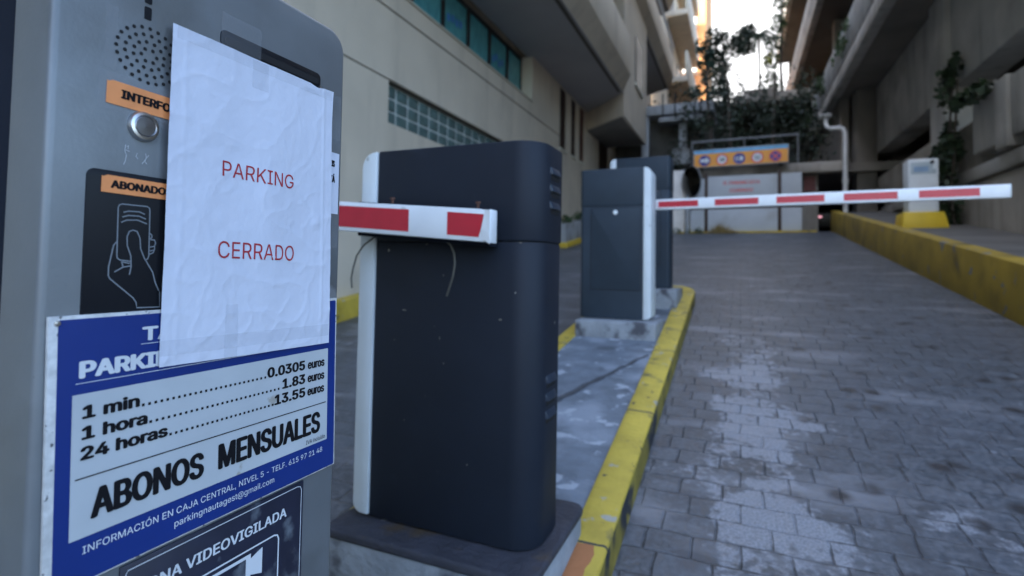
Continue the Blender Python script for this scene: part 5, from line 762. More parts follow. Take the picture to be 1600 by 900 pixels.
# ------------------------------------------------------------------ left apartment building
LX = -3.65
ap = thing('apartment_building', 'beige rendered apartment building with overhanging balconies along the left of the ramp', 'building', (LX, 6, -2))
mb = MB()
def wx(y0, y1, z0, z1, x=LX, d=.35, mi=0): mb.box(x-d, x, y0, y1, z0, z1, mi)
wx(-13, 4.86, -2.5, 2.095); wx(4.86, 9.6, -2.5, 1.63, LX-.03, .32); wx(9.6, 11.0, -2.5, 2.095); wx(-13, 11.0, 2.115, 2.90)
wx(-13, 11.0, 2.925, 3.16); wx(9.33, 11.0, 3.16, 4.05)
wx(-13, -6, 3.16, 4.05); mb.box(LX-1.6, LX-1.5, -13, 24, -2.5, 4.3); mb.box(LX-1.6, LX-.3, -13, 24, 4.06, 4.3)
wx(11.0, 24, -2.5, 2.66); wx(11.0, 24, 4.02, 4.3)
for a, b in ((11.45, 11.85), (12.22, 12.55), (12.96, 14.5), (15.6, 17.0), (17.9, 24)): wx(a, b, 2.66, 4.02)
wx(-13, 24, 4.3, 17, LX-.02); mb.box(LX-1.6, 1.2, -11.3, -11, -3, 14)  # last box: unseen wing behind the camera, added to block skylight
part(mb, 'wall', M['render'], ap)
mb = MB(); mb.box(LX-.30, LX-.02, -13, 11.0, 2.094, 2.116); mb.box(LX-.30, LX-.022, -13, 11.0, 2.899, 2.926); part(mb, 'wall_joint', M['groove'], ap)
mb = MB(); mb.box(LX-.36, LX+.025, -6, 9.33, 3.162, 3.185); part(mb, 'window_sill', M['render_light'], ap, bevel=.004)
mb = MB(); mb.box(LX-.36, LX-.002, 9.30, 9.335, 3.187, 4.048); part(mb, 'window_reveal', M['render_light'], ap)
gx = LX-.25; ys = [-6, -4.4, -3.2, -2, -.8, .4, 1.5, 2.6, 3.7, 4.8, 5.58, 6.36, 7.12, 7.88, 8.62, 9.30]
for i in range(len(ys)-1):
    a, b = ys[i], ys[i+1]
    mb = MB(); f_ = .055
    mb.box(gx-.03, gx+.03, a, a+f_, 3.187, 4.05); mb.box(gx-.03, gx+.03, b-f_*.5, b, 3.187, 4.05); mb.box(gx-.03, gx+.03, a+f_, b-f_*.5, 3.187, 3.235); mb.box(gx-.03, gx+.03, a+f_, b-f_*.5, 3.985, 4.05)
    fr_ = part(mb, 'window', M['frame'], ap)
    mb = MB(); mb.box(gx-.012, gx+.006, a+f_, b-f_*.5, 3.235, 3.985); pa = part(mb, 'pane', M['teal'], fr_)
    if i in (11, 13):
        mb = MB()
        for q in range(4):
            y = a+.16+.12*q; z = 3.62+random.uniform(-.05, .05); mb.box(gx+.0065, gx+.0095, y, y+.07, z-.05, z+.06)
        part(mb, 'blue_sticker', M['bluefilm'], fr_)
# glass blocks
gb = MB(); gb.box(LX-.20, LX-.085, 4.86, 9.6, 1.63, 2.095); gw = part(gb, 'glass_block_window', M['mortar'], ap)
mb = MB()
y = 4.87
while y < 9.55:
    for k in range(3): mb.box(LX-.10, LX-.070, y+.018, y+.222, 1.641+k*.153, 1.641+k*.153+.132)
    y += .24
part(mb, 'glass_blocks', M['gblock'], gw, bevel=.012, seg=2)
for a, b, z0_, mt in ((11.0, 11.45, 2.66, 'brown'), (11.85, 12.22, 2.66, 'brown'), (12.55, 12.96, 2.66, 'redbrown'), (14.5, 15.6, 2.66, 'brown'), (17.0, 17.9, 2.66, 'brown')):
    mb = MB(); mb.box(LX-.10, LX-.02, a, b, z0_, 4.02)
    sh = part(mb, 'shutter', M[mt], ap)
    mb = MB(); z = z0_+.02
    while z < 4.0:
        mb.add([(LX-.021, a+.03, z), (LX-.021, b-.03, z), (LX+.004, b-.03, z+.012), (LX+.004, a+.03, z+.012), (LX-.018, a+.03, z+.05), (LX-.018, b-.03, z+.05)], [(0, 1, 2, 3), (3, 2, 5, 4)]); z += .055
    part(mb, 'slats', M[mt], sh)
    mb = MB(); mb.box(LX-.05, LX+.03, a-.03, b+.03, z0_-.05, z0_); part(mb, 'shutter_sill', M['render_light'], ap)
# storey slabs and balconies
def balcony(z, xo, xi, yend, ycorner, h, y0=-13):
    pl_ = [(LX-.1, y0), (xo, y0), (xo, ycorner), (LX-.02, yend), (LX-.1, yend)]
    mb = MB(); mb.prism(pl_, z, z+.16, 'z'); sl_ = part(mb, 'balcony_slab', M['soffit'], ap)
    mb = MB(); mb.box(xo-.10, xo-.04, y0, ycorner-.12, z-.012, z-.001); part(mb, 'drip_edge', M['groove'], sl_)
    mb = MB()      # splayed fascia, then the upright parapet
    xp = xo+.24
    A = [(xo+.002, y0, z+.01), (xp, y0, z+.26), (xp, ycorner-.35, z+.26), (xo+.002, ycorner, z+.01), (LX, yend+.12, z+.26), (LX, yend, z+.01)]
    mb.add(A+[(xo-.12, y0, z+.01), (xo-.12, y0, z+.26), (xo-.12, ycorner-.2, z+.26), (xo-.12, ycorner-.2, z+.01)], [(0, 1, 2, 3), (3, 2, 4, 5), (0, 6, 7, 1), (1, 7, 8, 2), (2, 8, 4)])
    part(mb, 'balcony_fascia', M['render'], ap)
    mb = MB(); mb.prism([(xp-.14, y0), (xp-.02, y0), (xp-.02, ycorner-.35), (LX, yend+.05), (LX, yend-.1), (xp-.14, ycorner-.42)], z+.262, z+h, 'z'); part(mb, 'balcony_parapet', M['render'], ap, bevel=.02)
balcony(4.05, -2.47, 0, 13.25, 12.0, 1.15)
# enclosed bay beyond the first balcony
mb = MB(); mb.prism([(LX-.1, 13.35), (-2.5, 12.25), (-2.5, 15.45), (LX-.1, 15.45)], 3.6, 7.0, 'z'); by = part(mb, 'bay', M['render'], ap)
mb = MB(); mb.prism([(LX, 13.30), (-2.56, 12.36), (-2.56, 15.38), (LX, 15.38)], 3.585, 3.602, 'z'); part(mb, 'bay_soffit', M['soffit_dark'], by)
mb = MB(); mb.box(-2.51, -2.46, 13.6, 14.7, 4.75, 4.83); part(mb, 'bay_sill', M['render_light'], by)
mb = MB(); mb.box(-2.52, -2.485, 13.65, 14.65, 4.83, 6.1); bw = part(mb, 'bay_window', M['frame'], by)
mb = MB(); mb.box(-2.49, -2.482, 13.72, 14.58, 4.9, 6.03); part(mb, 'pane', M['glassdark'], bw)
balcony(7.0, -2.55, 0, 21.6, 20.9, 1.1)
balcony(10.1, -2.55, 0, 22.0, 21.0, 1.1)
for z in (4.4, 7.4, 10.5):
    for y in (2, 5, 8, 16.2, 18.6):
        if z == 4.4 and y > 10: continue
        mb = MB(); mb.box(LX-.06, LX+.01, y, y+1.3, z, z+2.1); bw = part(mb, 'balcony_door', M['frame'], ap)
        mb = MB(); mb.box(LX+.01, LX+.016, y+.06, y+1.24, z+.06, z+2.04); part(mb, 'pane', M['glassdark'], bw)
# railing glints on the second balcony
mb = MB(); mb.tube([(-2.3, 13, 8.4), (-2.3, 20.4, 8.4)], .035, 8); mb.tube([(-2.3, 13, 8.25), (-2.3, 20.4, 8.25)], .02, 6); part(mb, 'balcony_rail', M['white_paint'], ap)

# farther block and orange building
fb = thing('apartment_block', 'farther grey beige block with stacked balconies beyond the beige apartment building', 'building', (-4, 26, -2))
mb = MB(); mb.box(-9, -3.0, 24.2, 31, -2, 16); part(mb, 'wall', M['render'], fb)
for z in (8.3, 11.3, 14.2):
    mb = MB(); mb.box(-3.0, -2.1, 24.0, 30.8, z, z+.25); part(mb, 'balcony_slab', M['render'], fb, bevel=.03)
    mb = MB(); mb.box(-2.22, -2.1, 24.0, 30.8, z+.252, z+1.35); part(mb, 'balcony_parapet', M['render_light'], fb, bevel=.03)
    for y in (25.2, 28.2):
        mb = MB(); mb.box(-3.02, -2.985, y, y+1.2, z+.3, z+2.4); part(mb, 'balcony_door', M['glassdark'], fb)
ob = thing('orange_building', 'sunlit orange building with white balconies at the far end of the alley', 'building', (-5, 36, -2))
mb = MB(); mb.box(-14, -2.05, 36, 44, -2, 24); part(mb, 'wall', M['orange_wall'], ob)
for z in (6.5, 9.6, 12.7, 15.8, 18.9):
    mb = MB(); mb.box(-6.4, -2.6, 35.2, 36, z, z+.3); mb.box(-6.4, -2.6, 35.2, 35.3, z+.3, z+1.0); part(mb, 'balcony', M['white_wall'], ob)
    for x in (-6.1, -4.6, -3.1):
        mb = MB(); mb.box(x-.5, x+.5, 35.95, 36.02, z+.35, z+2.4); wn = part(mb, 'window', M['white_wall'], ob)
        mb = MB(); mb.box(x-.4, x+.4, 35.93, 35.96, z+.45, z+2.3); part(mb, 'pane', M['glassdark'], wn)

# ------------------------------------------------------------------ right parking structure
ps = thing('parking_structure', 'multi storey concrete car park with long stained parapets along the right of the ramp', 'building', (3, 10, -1))
RX = 3.0; EX = 2.2
def pbox(name, x0, x1, y0, y1, z0, z1, m='dark_concrete', bev=.015, par=None):
    mb = MB(); mb.box(x0, x1, y0, y1, z0, z1); return part(mb, name, M[m], par or ps, bevel=bev)
pbox('lower_wall', RX+.04, RX+.5, 3, 17, -2.4, 1.28, 'brown_concrete'); pbox('lower_wall', RX, RX+.4, 3, 14.6, 1.31, 1.50, 'dark_concrete')
pbox('lower_wall', RX+.06, RX+.5, 9.2, 14.6, 1.5, 2.2, 'brown_concrete')
pbox('lower_parapet', RX-.02, RX+.22, 3, 9.25, 1.66, 2.40, 'dark_concrete')
pbox('lower_parapet', RX, RX+.22, 11.0, 17, 1.72, 2.26, 'brown_concrete')
pbox('lower_parapet_pier', RX-.07, RX+.1, 8.1, 8.42, 1.55, 2.42, 'dark_concrete')
pbox('main_beam', RX, RX+.45, 3, 17.1, 2.86, 4.45, 'dark_concrete', .03)
pbox('column', RX-.10, RX+.55, 10.05, 10.75, -1, 4.45, 'dark_concrete', .03)
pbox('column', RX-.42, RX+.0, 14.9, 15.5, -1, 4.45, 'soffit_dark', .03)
pbox('inner_wall', 2.35, 2.55, 15.6, 33.5, 2.6, 4.45, 'soffit_dark', 0)  # added dark wall standing in for the shade under the deck
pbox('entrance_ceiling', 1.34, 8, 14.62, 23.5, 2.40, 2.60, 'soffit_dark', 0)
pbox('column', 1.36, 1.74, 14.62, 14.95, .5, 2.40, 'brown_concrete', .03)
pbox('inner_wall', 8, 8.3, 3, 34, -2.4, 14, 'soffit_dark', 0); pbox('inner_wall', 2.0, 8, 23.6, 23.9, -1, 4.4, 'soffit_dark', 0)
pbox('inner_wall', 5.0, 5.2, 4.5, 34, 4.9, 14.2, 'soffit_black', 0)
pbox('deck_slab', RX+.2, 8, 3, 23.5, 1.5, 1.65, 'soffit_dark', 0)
EX0 = EX
for i, (za, zb_, ph, ya) in enumerate(((4.452, 4.76, .92, 3.5), (8.25, 8.56, 1.0, 4.5), (12.1, 12.4, 1.3, 4.5))):
    EX = EX0 - (.2 if i == 2 else 0)
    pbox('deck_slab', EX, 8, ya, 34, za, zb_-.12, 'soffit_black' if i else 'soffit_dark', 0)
    pbox('slab_edge', EX-.05, EX+.15, ya, 34, za-.01, zb_, 'dark_concrete', .02)
    pbox('parapet', EX-.02, EX+.12, ya, 34, zb_+.09, zb_+ph, 'concrete', .03)
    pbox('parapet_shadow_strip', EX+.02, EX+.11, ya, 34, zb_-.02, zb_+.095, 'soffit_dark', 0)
    for y in (5, 8.5, 14, 19.5, 25, 30.5):
        pbox('deck_column', EX+.6, EX+1.0, y, y+.5, zb_-.13, zb_+3.4, 'brown_concrete', .02)
# end block of the structure and vertical fins near the sky
pbox('end_wall', 2.6, 8, 34.05, 34.3, -1, 14.4, 'brown_concrete', .02)
# red plate on the garage column
mb = MB(); mb.box(1.42, 1.66, 14.46, 14.49, 1.95, 2.3); part(mb, 'red_plate', M['dimred'], ps)
# drainpipe
mb = MB(); mb.tube([(1.86, 14.3, 3.66), (1.86, 14.3, 3.52), (1.88, 14.25, 3.42), (1.94, 14.2, 3.37), (2.13, 14.15, 3.35), (2.19, 14.12, 3.31), (2.22, 14.1, 3.22), (2.22, 14.1, 2.4), (2.22, 14.1, rz(14.1, .43)-.02)], .05, 12)
dp = mb.build('drainpipe', M['pipe'], smooth=True, origin=(2.22, 14.1, 1.4)); tag(dp, 'white bent drainpipe coming down from the car park soffit to the ledge', 'pipe')
BASE[dp.name] = Vector((2.22, 14.1, 1.4))
mb = MB(); mb.lathe([(.055, -.05), (.14, .03), (.14, .06), (.05, .06)], (1.86, 14.3, 3.66), (0, 0, 1), 16); part(mb, 'pipe_funnel', M['pipe'], dp)
mb = MB(); mb.lathe([(.052, -.05), (.066, -.05), (.066, .05), (.052, .05)], (2.22, 14.1, 2.1), (0, 0, 1), 16); part(mb, 'pipe_collar', M['pipe'], dp)

# ivy on the column, moss hanging over the parapets
iv = MB()
for i in range(26):
    z = random.uniform(.5, 3.1); y = 9.75 + (2.6-z)*.16 + random.gauss(0, .17)
    leaves(iv, [((2.86+random.uniform(-.08, .06), y, z), (.10, .22, .18))], 26, .12, 0, .75)
for i in range(5):
    leaves(iv, [((2.85, 9.3-.2*i, 2.45-.02*i), (.1, .2, .12))], 26, .12, 0, .75)
for i in range(5): iv.tube([(2.88, 9.8+random.uniform(-.3, .3), .6), (2.86, 9.7+random.uniform(-.2, .2), 1.6), (2.87, 9.6+random.uniform(-.2, .2), 2.8)], .012, 5, 1)
tag(iv.build('ivy', [M['leaf_ivy'], M['bark']], origin=(2.9, 9.7, .5)), 'dark green ivy climbing the car park column on the right', 'plant')
for (y, z, lab) in ((14.3, 5.62, 'moss hanging over the first car park parapet, nearest clump'), (17.2, 5.6, 'moss clump hanging midway along the first car park parapet'), (20.6, 5.6, 'moss hanging at the far end of the first car park parapet')):
    m_ = MB()
    for i in range(12): leaves(m_, [((2.14+random.uniform(-.03, .03), y+random.gauss(0, .55), z-random.uniform(0, .55)), (.05, .2, .16))], 20, .09, 0, .6, .8)
    tag(m_.build('hanging_moss', M['leaf'], origin=(2.2, y, z)), lab, 'plant', 'moss hanging on the car park parapet')

# white ticket pillar on the ledge
py = 9.25; pb = rz(py, .43)
tp = thing('ticket_pillar', 'white ticket machine pillar with bright yellow foot behind the low yellow wall', 'ticket machine', (2.41, py+.15, pb))
mb = MB(); mb.prism(rrect(2.235, 2.60, py, py+.3, .03), pb+.2, 1.652, 'z'); part(mb, 'cabinet', M['white_plastic'], tp, bevel=.012, seg=3)
mb = MB(); mb.add([(2.14, py-.07, pb-.03), (2.70, py-.07, pb-.03), (2.70, py+.38, pb-.03), (2.14, py+.38, pb-.03), (2.16, py-.04, pb+.225), (2.645, py-.04, pb+.225), (2.645, py+.34, pb+.225), (2.16, py+.34, pb+.225)],
                  [(3, 2, 1, 0), (4, 5, 6, 7), (0, 1, 5, 4), (1, 2, 6, 5), (2, 3, 7, 6), (3, 0, 4, 7)]); part(mb, 'yellow_foot', M['yellow_base'], tp, bevel=.02)
PFr = Frame((0, py, 0), (1, 0, 0), (0, 0, 1), (0, -1, 0))
mb = MB(); rpanel(mb, PFr, rrect(2.265, 2.525, 1.43, 1.60, .01), -.001, .004); dsp = part(mb, 'display_frame', M['bluegrey'], tp)
mb = MB(); rpanel(mb, PFr, rrect(2.30, 2.475, 1.46, 1.54, .004), .004, .006); part(mb, 'display', M['paleblue'], dsp)
mb = MB(); mb.tube([PFr.P(2.515, 1.595, 0), PFr.P(2.515, 1.595, .03)], .022, 14); part(mb, 'camera_eye', M['black'], tp)
mb = MB(); rpanel(mb, PFr, rrect(2.50, 2.56, 1.43, 1.50, .004), -.001, .005); part(mb, 'keypad', M['bluegrey'], tp)

# ------------------------------------------------------------------ the end of the ramp
ho = thing('hoarding', 'white board hoarding between brown posts closing the top of the ramp', 'hoarding', (.1, 14, .93))
HF = Frame((0, 14, 0), (1, 0, 0), (0, 0, 1), (0, -1, 0))
mb = MB(); slab(mb, HF, -1.15, 1.33, .93, 1.52, -.06, 0); part(mb, 'lower_board', M['board'], ho, bevel=.006)
mb = MB(); slab(mb, HF, -.74, .82, 1.60, 2.34, -.05, -.01); ub = part(mb, 'upper_board', M['board'], ho, bevel=.005)
mb = MB(); slab(mb, HF, .90, 1.33, 1.60, 2.34, -.05, -.01); part(mb, 'upper_board', M['board'], ho, bevel=.005)
mb = MB(); slab(mb, HF, -1.15, -.82, 1.60, 2.30, -.05, -.01); part(mb, 'upper_board', M['board'], ho, bevel=.005)
for x in (-.82, .82):
    mb = MB(); slab(mb, HF, x, x+.08, .93, 2.42, -.09, .025); part(mb, 'post', M['post'], ho, bevel=.004)
mb = MB(); slab(mb, HF, -1.2, 1.36, 1.522, 1.598, -.07, .01); part(mb, 'mid_rail', M['post'], ho)
mb = MB()
UF = Frame((0, 14.01, 0), (1, 0, 0), (0, 0, 1), (0, -1, 0))
write(mb, UF, 'EL PARKING ESTA', -.38, .44, 2.12, .085, .04, 0, .002); write(mb, UF, 'CERRADO', -.24, .29, 1.93, .085, .04, 0, .002); part(mb, 'lettering', M['pict_red'], ub)
mb = MB(); mb.box(-1.45, 1.62, 13.9, 14.0, rz(13.9)-.05, rz(14)+.03); struct(mb, 'end_kerb', M['kerb'])
wp = MB(); wp.box(-3.2, -1.16, 14.06, 14.14, .9, 2.55); o = wp.build('white_panel', M['white_wall'], bevel=.01, origin=(-1.6, 14.1, .9)); tag(o, 'cream white wall panel left of the hoarding behind the round mirror', 'wall panel')
# beam and dark wall above the hoarding
bh = MB(); bh.box(-1.3, 2.2, 14.2, 14.6, 2.36, 2.60); o = bh.build('concrete_lintel', M['brown_concrete'], bevel=.02, origin=(.4, 14.4, 2.36)); tag(o, 'dark stained concrete lintel between the hoarding and the orange sign', 'beam')

# orange entrance sign
es = thing('entrance_sign', 'long orange sign with five round traffic symbols above the hoarding', 'sign', (0, 13.9, 2.55))
EF = Frame((-.01, 13.9, 2.784), Vector((1, 0, .0075)).normalized(), (0, 0, 1), (0, -1, 0))
mb = MB(); slab(mb, EF, -1.065, 1.065, -.222, .222, -.10, 0); bd = part(mb, 'sign_box', M['galv'], es, bevel=.006)
mb = MB(); rect(mb, EF, -1.045, 1.045, -.20, .12, .001); op = part(mb, 'orange_panel', M['sign_orange'], es)
mb = MB(); rect(mb, EF, -1.045, 1.045, .12, .205, .001); part(mb, 'blue_band', M['sign_blue'], es)
xs = [-.80, -.40, -.01, .39, .78]; R_ = .135; cy = -.05
for i, x in enumerate(xs):
    mb = MB()
    if i in (0, 2, 4):
        disc(mb, EF, x, cy, R_, .002, 0)
        if i == 0: poly(mb, EF, [(x-.10, cy-.035), (x+.02, cy-.035), (x+.02, cy-.085), (x+.115, cy), (x+.02, cy+.085), (x+.02, cy+.035), (x-.10, cy+.035)], .003, 1)
        if i == 2:
            poly(mb, EF, [(x+.02, cy-.06)]+[(x+.02+.07*math.cos(math.radians(a)), cy+.06*math.sin(math.radians(a))) for a in range(-80, 81, 20)]+[(x+.02, cy+.06)], .003, 1)
            for q in (-.04, -.013, .013, .04): rect(mb, EF, x-.10, x+.005, cy+q-.006, cy+q+.006, .003, 1)
        if i == 4:
            disc(mb, EF, x, cy, R_, .003, 2, 32, R_*.82); stroke(mb, EF, [(x-.085, cy+.085), (x+.085, cy-.085)], .028, .0035, 2); stroke(mb, EF, [(x+.085, cy+.085), (x-.085, cy-.085)], .028, .004, 2)
        part(mb, 'round_symbol', [M['pict_blue'], M['pict_white'], M['pict_red']], op)
    else:
        disc(mb, EF, x, cy, R_, .002, 2); disc(mb, EF, x, cy, R_*.76, .003, 1)
        write(mb, EF, '10' if i == 1 else '2,1', x-.055, x+.055, cy-.042, .085, .07, 0, .004)
        part(mb, 'round_symbol', [M['ink'], M['pict_white'], M['pict_red']], op)
for x in (-.9, .9):
    mb = MB(); mb.box(x-.03, x+.03, 13.99, 14.25, 2.56, 2.66); part(mb, 'bracket', M['post'], es)

# railing above the sign
rl = thing('railing', 'thin grey pipe railing above the orange sign', 'railing', (0, 14.3, 2.6))
mb = MB(); mb.tube([(-1.15, 14.3, 3.30), (1.3, 14.3, 3.31)], .024, 10); part(mb, 'top_rail', M['dull'], rl)
for x in (-1.14, .1, 1.28):
    mb = MB(); mb.tube([(x, 14.3, 2.55), (x, 14.3, 3.30)], .016, 8); part(mb, 'rail_post', M['dull'], rl)

# convex mirror on its post
mr_ = thing('traffic_mirror', 'dark round convex traffic mirror on a grey post left of the hoarding', 'mirror', (-1.22, 13.8, rz(13.8)))
ax = Vector((-.76, -.62, -.10)).normalized(); cM = Vector((-1.12, 13.72, 2.19))
mb = MB(); mb.lathe([(.385, -.02), (.385, .0), (.36, .030), (.30, .062), (.2, .092), (.1, .106), (0, .11)], cM, ax, 36); part(mb, 'mirror_face', M['mirror'], mr_, smooth=True)
mb = MB(); mb.lathe([(.388, .004), (.396, -.004), (.390, -.03), (.32, -.07), (.12, -.10), (0, -.10)], cM, ax, 36); part(mb, 'mirror_shell', M['dull'], mr_, smooth=True)
mb = MB(); mb.tube([(-1.22, 13.85, rz(13.85)), (-1.19, 13.87, 2.3)], .055, 12); part(mb, 'post', M['galv'], mr_)

# dry grass and green weeds at the foot of the hoarding
mb = MB()
for i in range(420):
    x = random.gauss(-.42, .2); z0_ = rz(13.85); h = max(.05, .24*math.exp(-((x+.42)/.28)**2)*random.uniform(.5, 1.2)); b = Vector((x, 13.85+random.uniform(-.1, .06), z0_))
    tip = b + Vector((random.gauss(0, .08), random.gauss(-.03, .05), h)); e = Vector((random.uniform(-1, 1), random.uniform(-1, 1), 0)).normalized()*.008
    mb.add([b-e, b+e, tip], [(0, 1, 2)])
tag(mb.build('dry_grass_tuft', M['dry'], origin=(-.42, 13.85, rz(13.85))), 'straw coloured dry grass tuft at the foot of the hoarding', 'plant')
mb = MB()
for x in (-1.6, -1.45, -1.2, -1.0, -.9): leaves(mb, [((x, 13.82, rz(13.8)+.08), (.1, .06, .09))], 40, .06)
tag(mb.build('weed_patch', M['leaf'], origin=(-1.2, 13.82, rz(13.8))), 'low green weeds around the foot of the mirror post', 'plant')

# car deep in the garage, tail lamp lit
cr = thing('parked_car', 'dark car with a lit pinkish tail lamp inside the garage opening', 'car', (2.7, 18.6, zt))
mb = MB(); side = [(17.0, .30), (17.0, .78), (17.25, .95), (17.75, 1.42), (19.2, 1.45), (20.0, 1.0), (21.0, .85), (21.1, .35)]
mb.prism([(y, z+zt) for y, z in side], 1.85, 3.5, 'x'); part(mb, 'body', M['car'], cr, bevel=.06, seg=3)
mb = MB(); mb.add([(1.98, 17.27, zt+1.0), (3.37, 17.27, zt+1.0), (3.3, 17.68, zt+1.39), (2.05, 17.68, zt+1.39)], [(0, 1, 2, 3)]); part(mb, 'rear_window', M['glassdark'], cr)
for x in (1.90, 3.2):
    mb = MB(); mb.box(x, x+.20, 16.975, 17.03, zt+.60, zt+.655); part(mb, 'tail_lamp', M['tail'] if x < 2 else M['pict_red'], cr, bevel=.01)
for x in (1.84, 3.36):
    for y in (17.7, 20.4):
        mb = MB(); mb.lathe([(0, -.01), (.2, -.01), (.3, 0), (.31, .03), (.31, .15), (.3, .17), (0, .17)], (x, y, zt+.31), (1, 0, 0), 24); part(mb, 'wheel', M['rubber'], cr, smooth=True)

# ------------------------------------------------------------------ terrace, retaining wall and trees beyond
tr = thing('concrete_terrace', 'weathered grey concrete terrace with columns behind the barriers, left of the orange sign', 'terrace', (-2, 16.5, .9))
mb = MB(); mb.box(-3.6, -.7, 16, 19, 4.60, 4.90); part(mb, 'roof_slab', M['concrete'], tr, bevel=.03)
mb = MB(); mb.box(-2.2, -1.0, 15.8, 16.2, 4.32, 4.46); part(mb, 'ledge', M['concrete'], tr, bevel=.02)
for x in (-2.75, -1.66):
    mb = MB(); mb.box(x, x+.22, 16.1, 16.32, 2.4, 4.6); part(mb, 'column', M['concrete'], tr, bevel=.02)
mb = MB(); mb.box(-1.80, -1.32, 15.7, 16.0, 3.03, 3.49); part(mb, 'concrete_box', M['concrete'], tr, bevel=.02)
mb = MB(); mb.box(-3.6, -.7, 16.5, 16.7, .5, 4.58); part(mb, 'parapet_wall', M['overgrown'], tr, bevel=.02)
for x in (-2.1, -1.75, -1.2, -1.05):
    mb = MB(); mb.tube([(x, 15.95, 4.46), (x, 15.95, 5.2)], .02, 6); part(mb, 'rail_post', M['frame'], tr)
rw = MB(); rw.box(-3.9, 2.3, 21.8, 22.2, -1, 6.5); o = rw.build('retaining_wall', M['overgrown'], bevel=.03, origin=(0, 22, 0)); tag(o, 'dark overgrown retaining wall beyond the railing at the end of the alley', 'wall')
dk = MB(); dk.box(-.2, 2.2, 19.6, 21.8, 5.75, 6.05); dk.box(.1, 1.2, 20.2, 21.7, 6.05, 6.4); o = dk.build('bridge_deck', M['brown_concrete'], bevel=.03, origin=(1, 20.7, 5.7)); tag(o, 'grey concrete footbridge deck under the trees beside the car park', 'footbridge')

def tree(name, label, base, top, crown, nleaf, size, mat, tr=.09, cat='tree', grp=None, limbs=5, asp=.45, droop=.3):
    t = thing(name, label, cat, base, grp)
    mb = MB(); B, Tp = Vector(base), Vector(top); mid = (B+Tp)/2 + Vector((random.uniform(-.15, .15), 0, 0))
    mb.tube([B, B.lerp(mid, .5), mid, mid.lerp(Tp, .5), Tp], [tr, tr*.9, tr*.8, tr*.65, tr*.4], 8)
    for c, rad in crown[:limbs*2]:
        a = mid.lerp(Tp, random.uniform(.1, .9)); mb.tube([a, a.lerp(Vector(c), .5)+Vector((0, 0, .1)), Vector(c)], [tr*.4, tr*.25, tr*.12], 5)
    part(mb, 'trunk', M['bark'], t, smooth=True)
    mb = MB(); leaves(mb, crown, nleaf, size, 0, asp, droop); part(mb, 'crown', M[mat], t)
    return t
cr_ = []
for z, x, r in ((8.4, -.85, .34), (8.1, -.55, .4), (7.9, -.2, .4), (8.2, .05, .35), (7.6, -.85, .35), (7.3, -.62, .4), (6.9, -.72, .36), (6.5, -.66, .34), (6.1, -.58, .4), (8.5, .25, .3), (7.7, .2, .3), (8.0, -1.1, .3)):
    cr_.append(((x, 20+random.uniform(-.4, .4), z), (r, r, r*.9)))
tree('hanging_tree', 'dark drooping tree silhouetted against the white sky', (-.5, 20, 4.4), (-.55, 20, 8.1), cr_, 260, .15, 'leaf_dark', .07)
sp = thing('slender_palm', 'slim palm with a thin straight trunk in front of the white sky', 'palm', (.63, 20.4, 6.0))
mb = MB(); mb.tube([(.63, 20.4, 6.0), (.64, 20.4, 7.2), (.61, 20.4, 8.4)], [.045, .035, .04], 8); part(mb, 'trunk', M['bark'], sp, smooth=True)
for k in range(15):
    a = 2*math.pi*k/15 + random.uniform(-.15, .15); L_ = random.uniform(.7, .95); up_ = random.uniform(.15, .75); mb = MB(); pts = []
    for i in range(9):
        t_ = i/8; pts.append(Vector((.61+math.cos(a)*L_*t_, 20.4+math.sin(a)*L_*t_, 8.4+up_*t_-1.0*t_*t_)))
    mb.tube(pts, [.012]*8+[.004], 5)
    for i in range(1, 9):
        for q in range(3):
            p = pts[i-1].lerp(pts[i], q/3); sd_ = Vector((-math.sin(a), math.cos(a), 0))
            for g in (-1, 1):
                l_ = .26*(1-.5*abs(i/8-.4)); tip = p+sd_*g*l_*.8+Vector((math.cos(a)*.1, math.sin(a)*.1, -.16)); e = Vector((0, 0, .013))
                mb.add([p-e, p+e, tip], [(0, 1, 2)])
    part(mb, 'frond', M['leaf_dark'], sp)
cr_ = [((1.05, 21, 7.6), (.28, .3, .4)), ((1.15, 21, 8.3), (.3, .3, .4)), ((1.3, 21, 9.0), (.3, .3, .4)), ((1.35, 21, 9.8), (.3, .3, .4)), ((1.05, 21, 6.9), (.25, .3, .4)), ((1.3, 21, 6.3), (.35, .3, .4))]
tree('leafy_tree', 'green tree growing against the upper decks of the car park', (1.5, 21.2, 5), (1.4, 21, 9.6), cr_, 220, .14, 'leaf', .06)
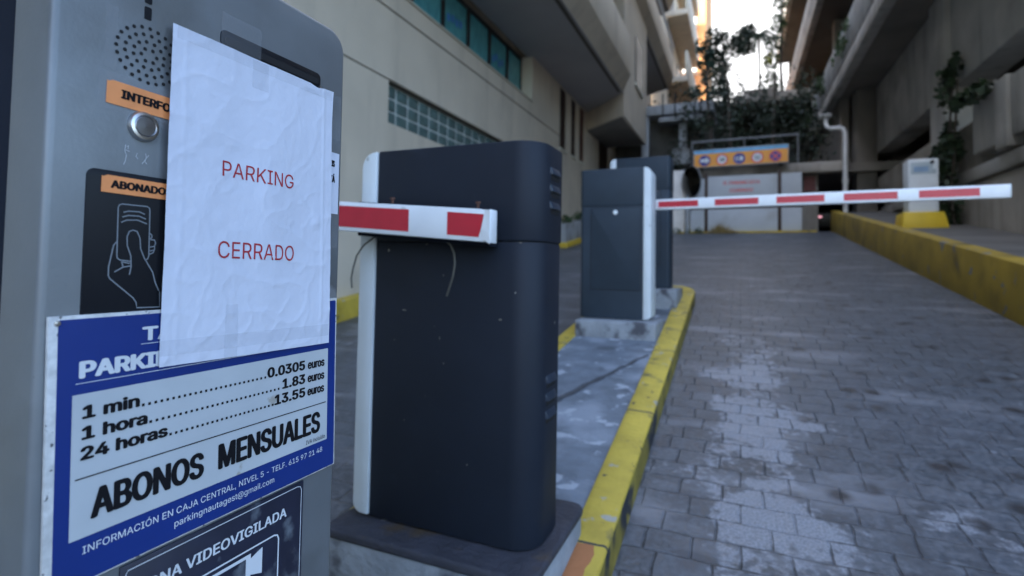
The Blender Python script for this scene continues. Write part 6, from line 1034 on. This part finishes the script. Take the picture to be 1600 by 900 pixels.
cr_ = [((-1.32, 19.5, 7.9), (.16, .16, .3)), ((-1.05, 19.5, 7.6), (.2, .16, .28)), ((-1.25, 19.5, 7.3), (.14, .14, .3)), ((-.98, 19.6, 7.2), (.14, .14, .22)), ((-1.15, 19.5, 6.8), (.1, .1, .3)), ((-1.45, 19.5, 6.3), (.4, .2, .22)), ((-1.0, 19.5, 6.2), (.3, .2, .2))]
tree('blue_green_shrub', 'blue green bush in front of the orange building', (-1.15, 19.5, 5.4), (-1.15, 19.5, 7.6), cr_, 85, .17, 'leaf_blue', .04, 'shrub')
mb = MB(); leaves(mb, [((.92, 19.9, 7.3), (.2, .16, .22))], 60, .14); tag(mb.build('yellow_leaf_spray', M['leaf_yellow'], origin=(.92, 19.9, 7.2)), 'small spray of bright yellow green leaves beside the palm trunk', 'plant')
mb = MB()
for i in range(105):
    x = random.uniform(-1.7, 2.05); z = random.uniform(2.65, 4.9)
    leaves(mb, [((x, 15.2+random.uniform(-.4, .9), z), (.32, .3, .3))], 26, .12)
for i in range(60):
    x = random.uniform(-3.2, 1.9); z = random.uniform(4.4, 6.3)
    leaves(mb, [((x, 21.2+random.uniform(-.6, .4), z), (.45, .3, .35))], 30, .15)
for i in range(34):     # strands hanging down behind the sign
    x = random.uniform(-1.3, 1.9); y = random.uniform(15.6, 18.5); z = random.uniform(4.6, 6.1)
    for q in range(6): leaves(mb, [((x+random.gauss(0, .04), y, z-q*.24), (.08, .08, .16))], 9, .13, 0, .35, 1.2)
o = mb.build('undergrowth', M['leaf_dark'], origin=(0, 17, 2.6)); o['kind'] = 'stuff'; o['label'] = 'dark tangled undergrowth behind the railing above the hoarding'
for i, (x, dx, lab) in enumerate(((-.62, -.25, 'thin bare leaning trunk at the left, behind the railing'), (-.2, -.12, 'thin pale bare trunk behind the railing, right of the leaning one'), (.75, .1, 'thin bare trunk behind the railing on the right'))):
    mb = MB(); mb.tube([(x, 15.2, 2.5), (x+dx*.4, 15.25, 3.6), (x+dx, 15.3, 5.2)], [.045, .04, .03], 7)
    tag(mb.build('bare_trunk', M['bark'], smooth=True, origin=(x, 15.2, 2.5)), lab, 'tree', 'bare trunks behind the railing')
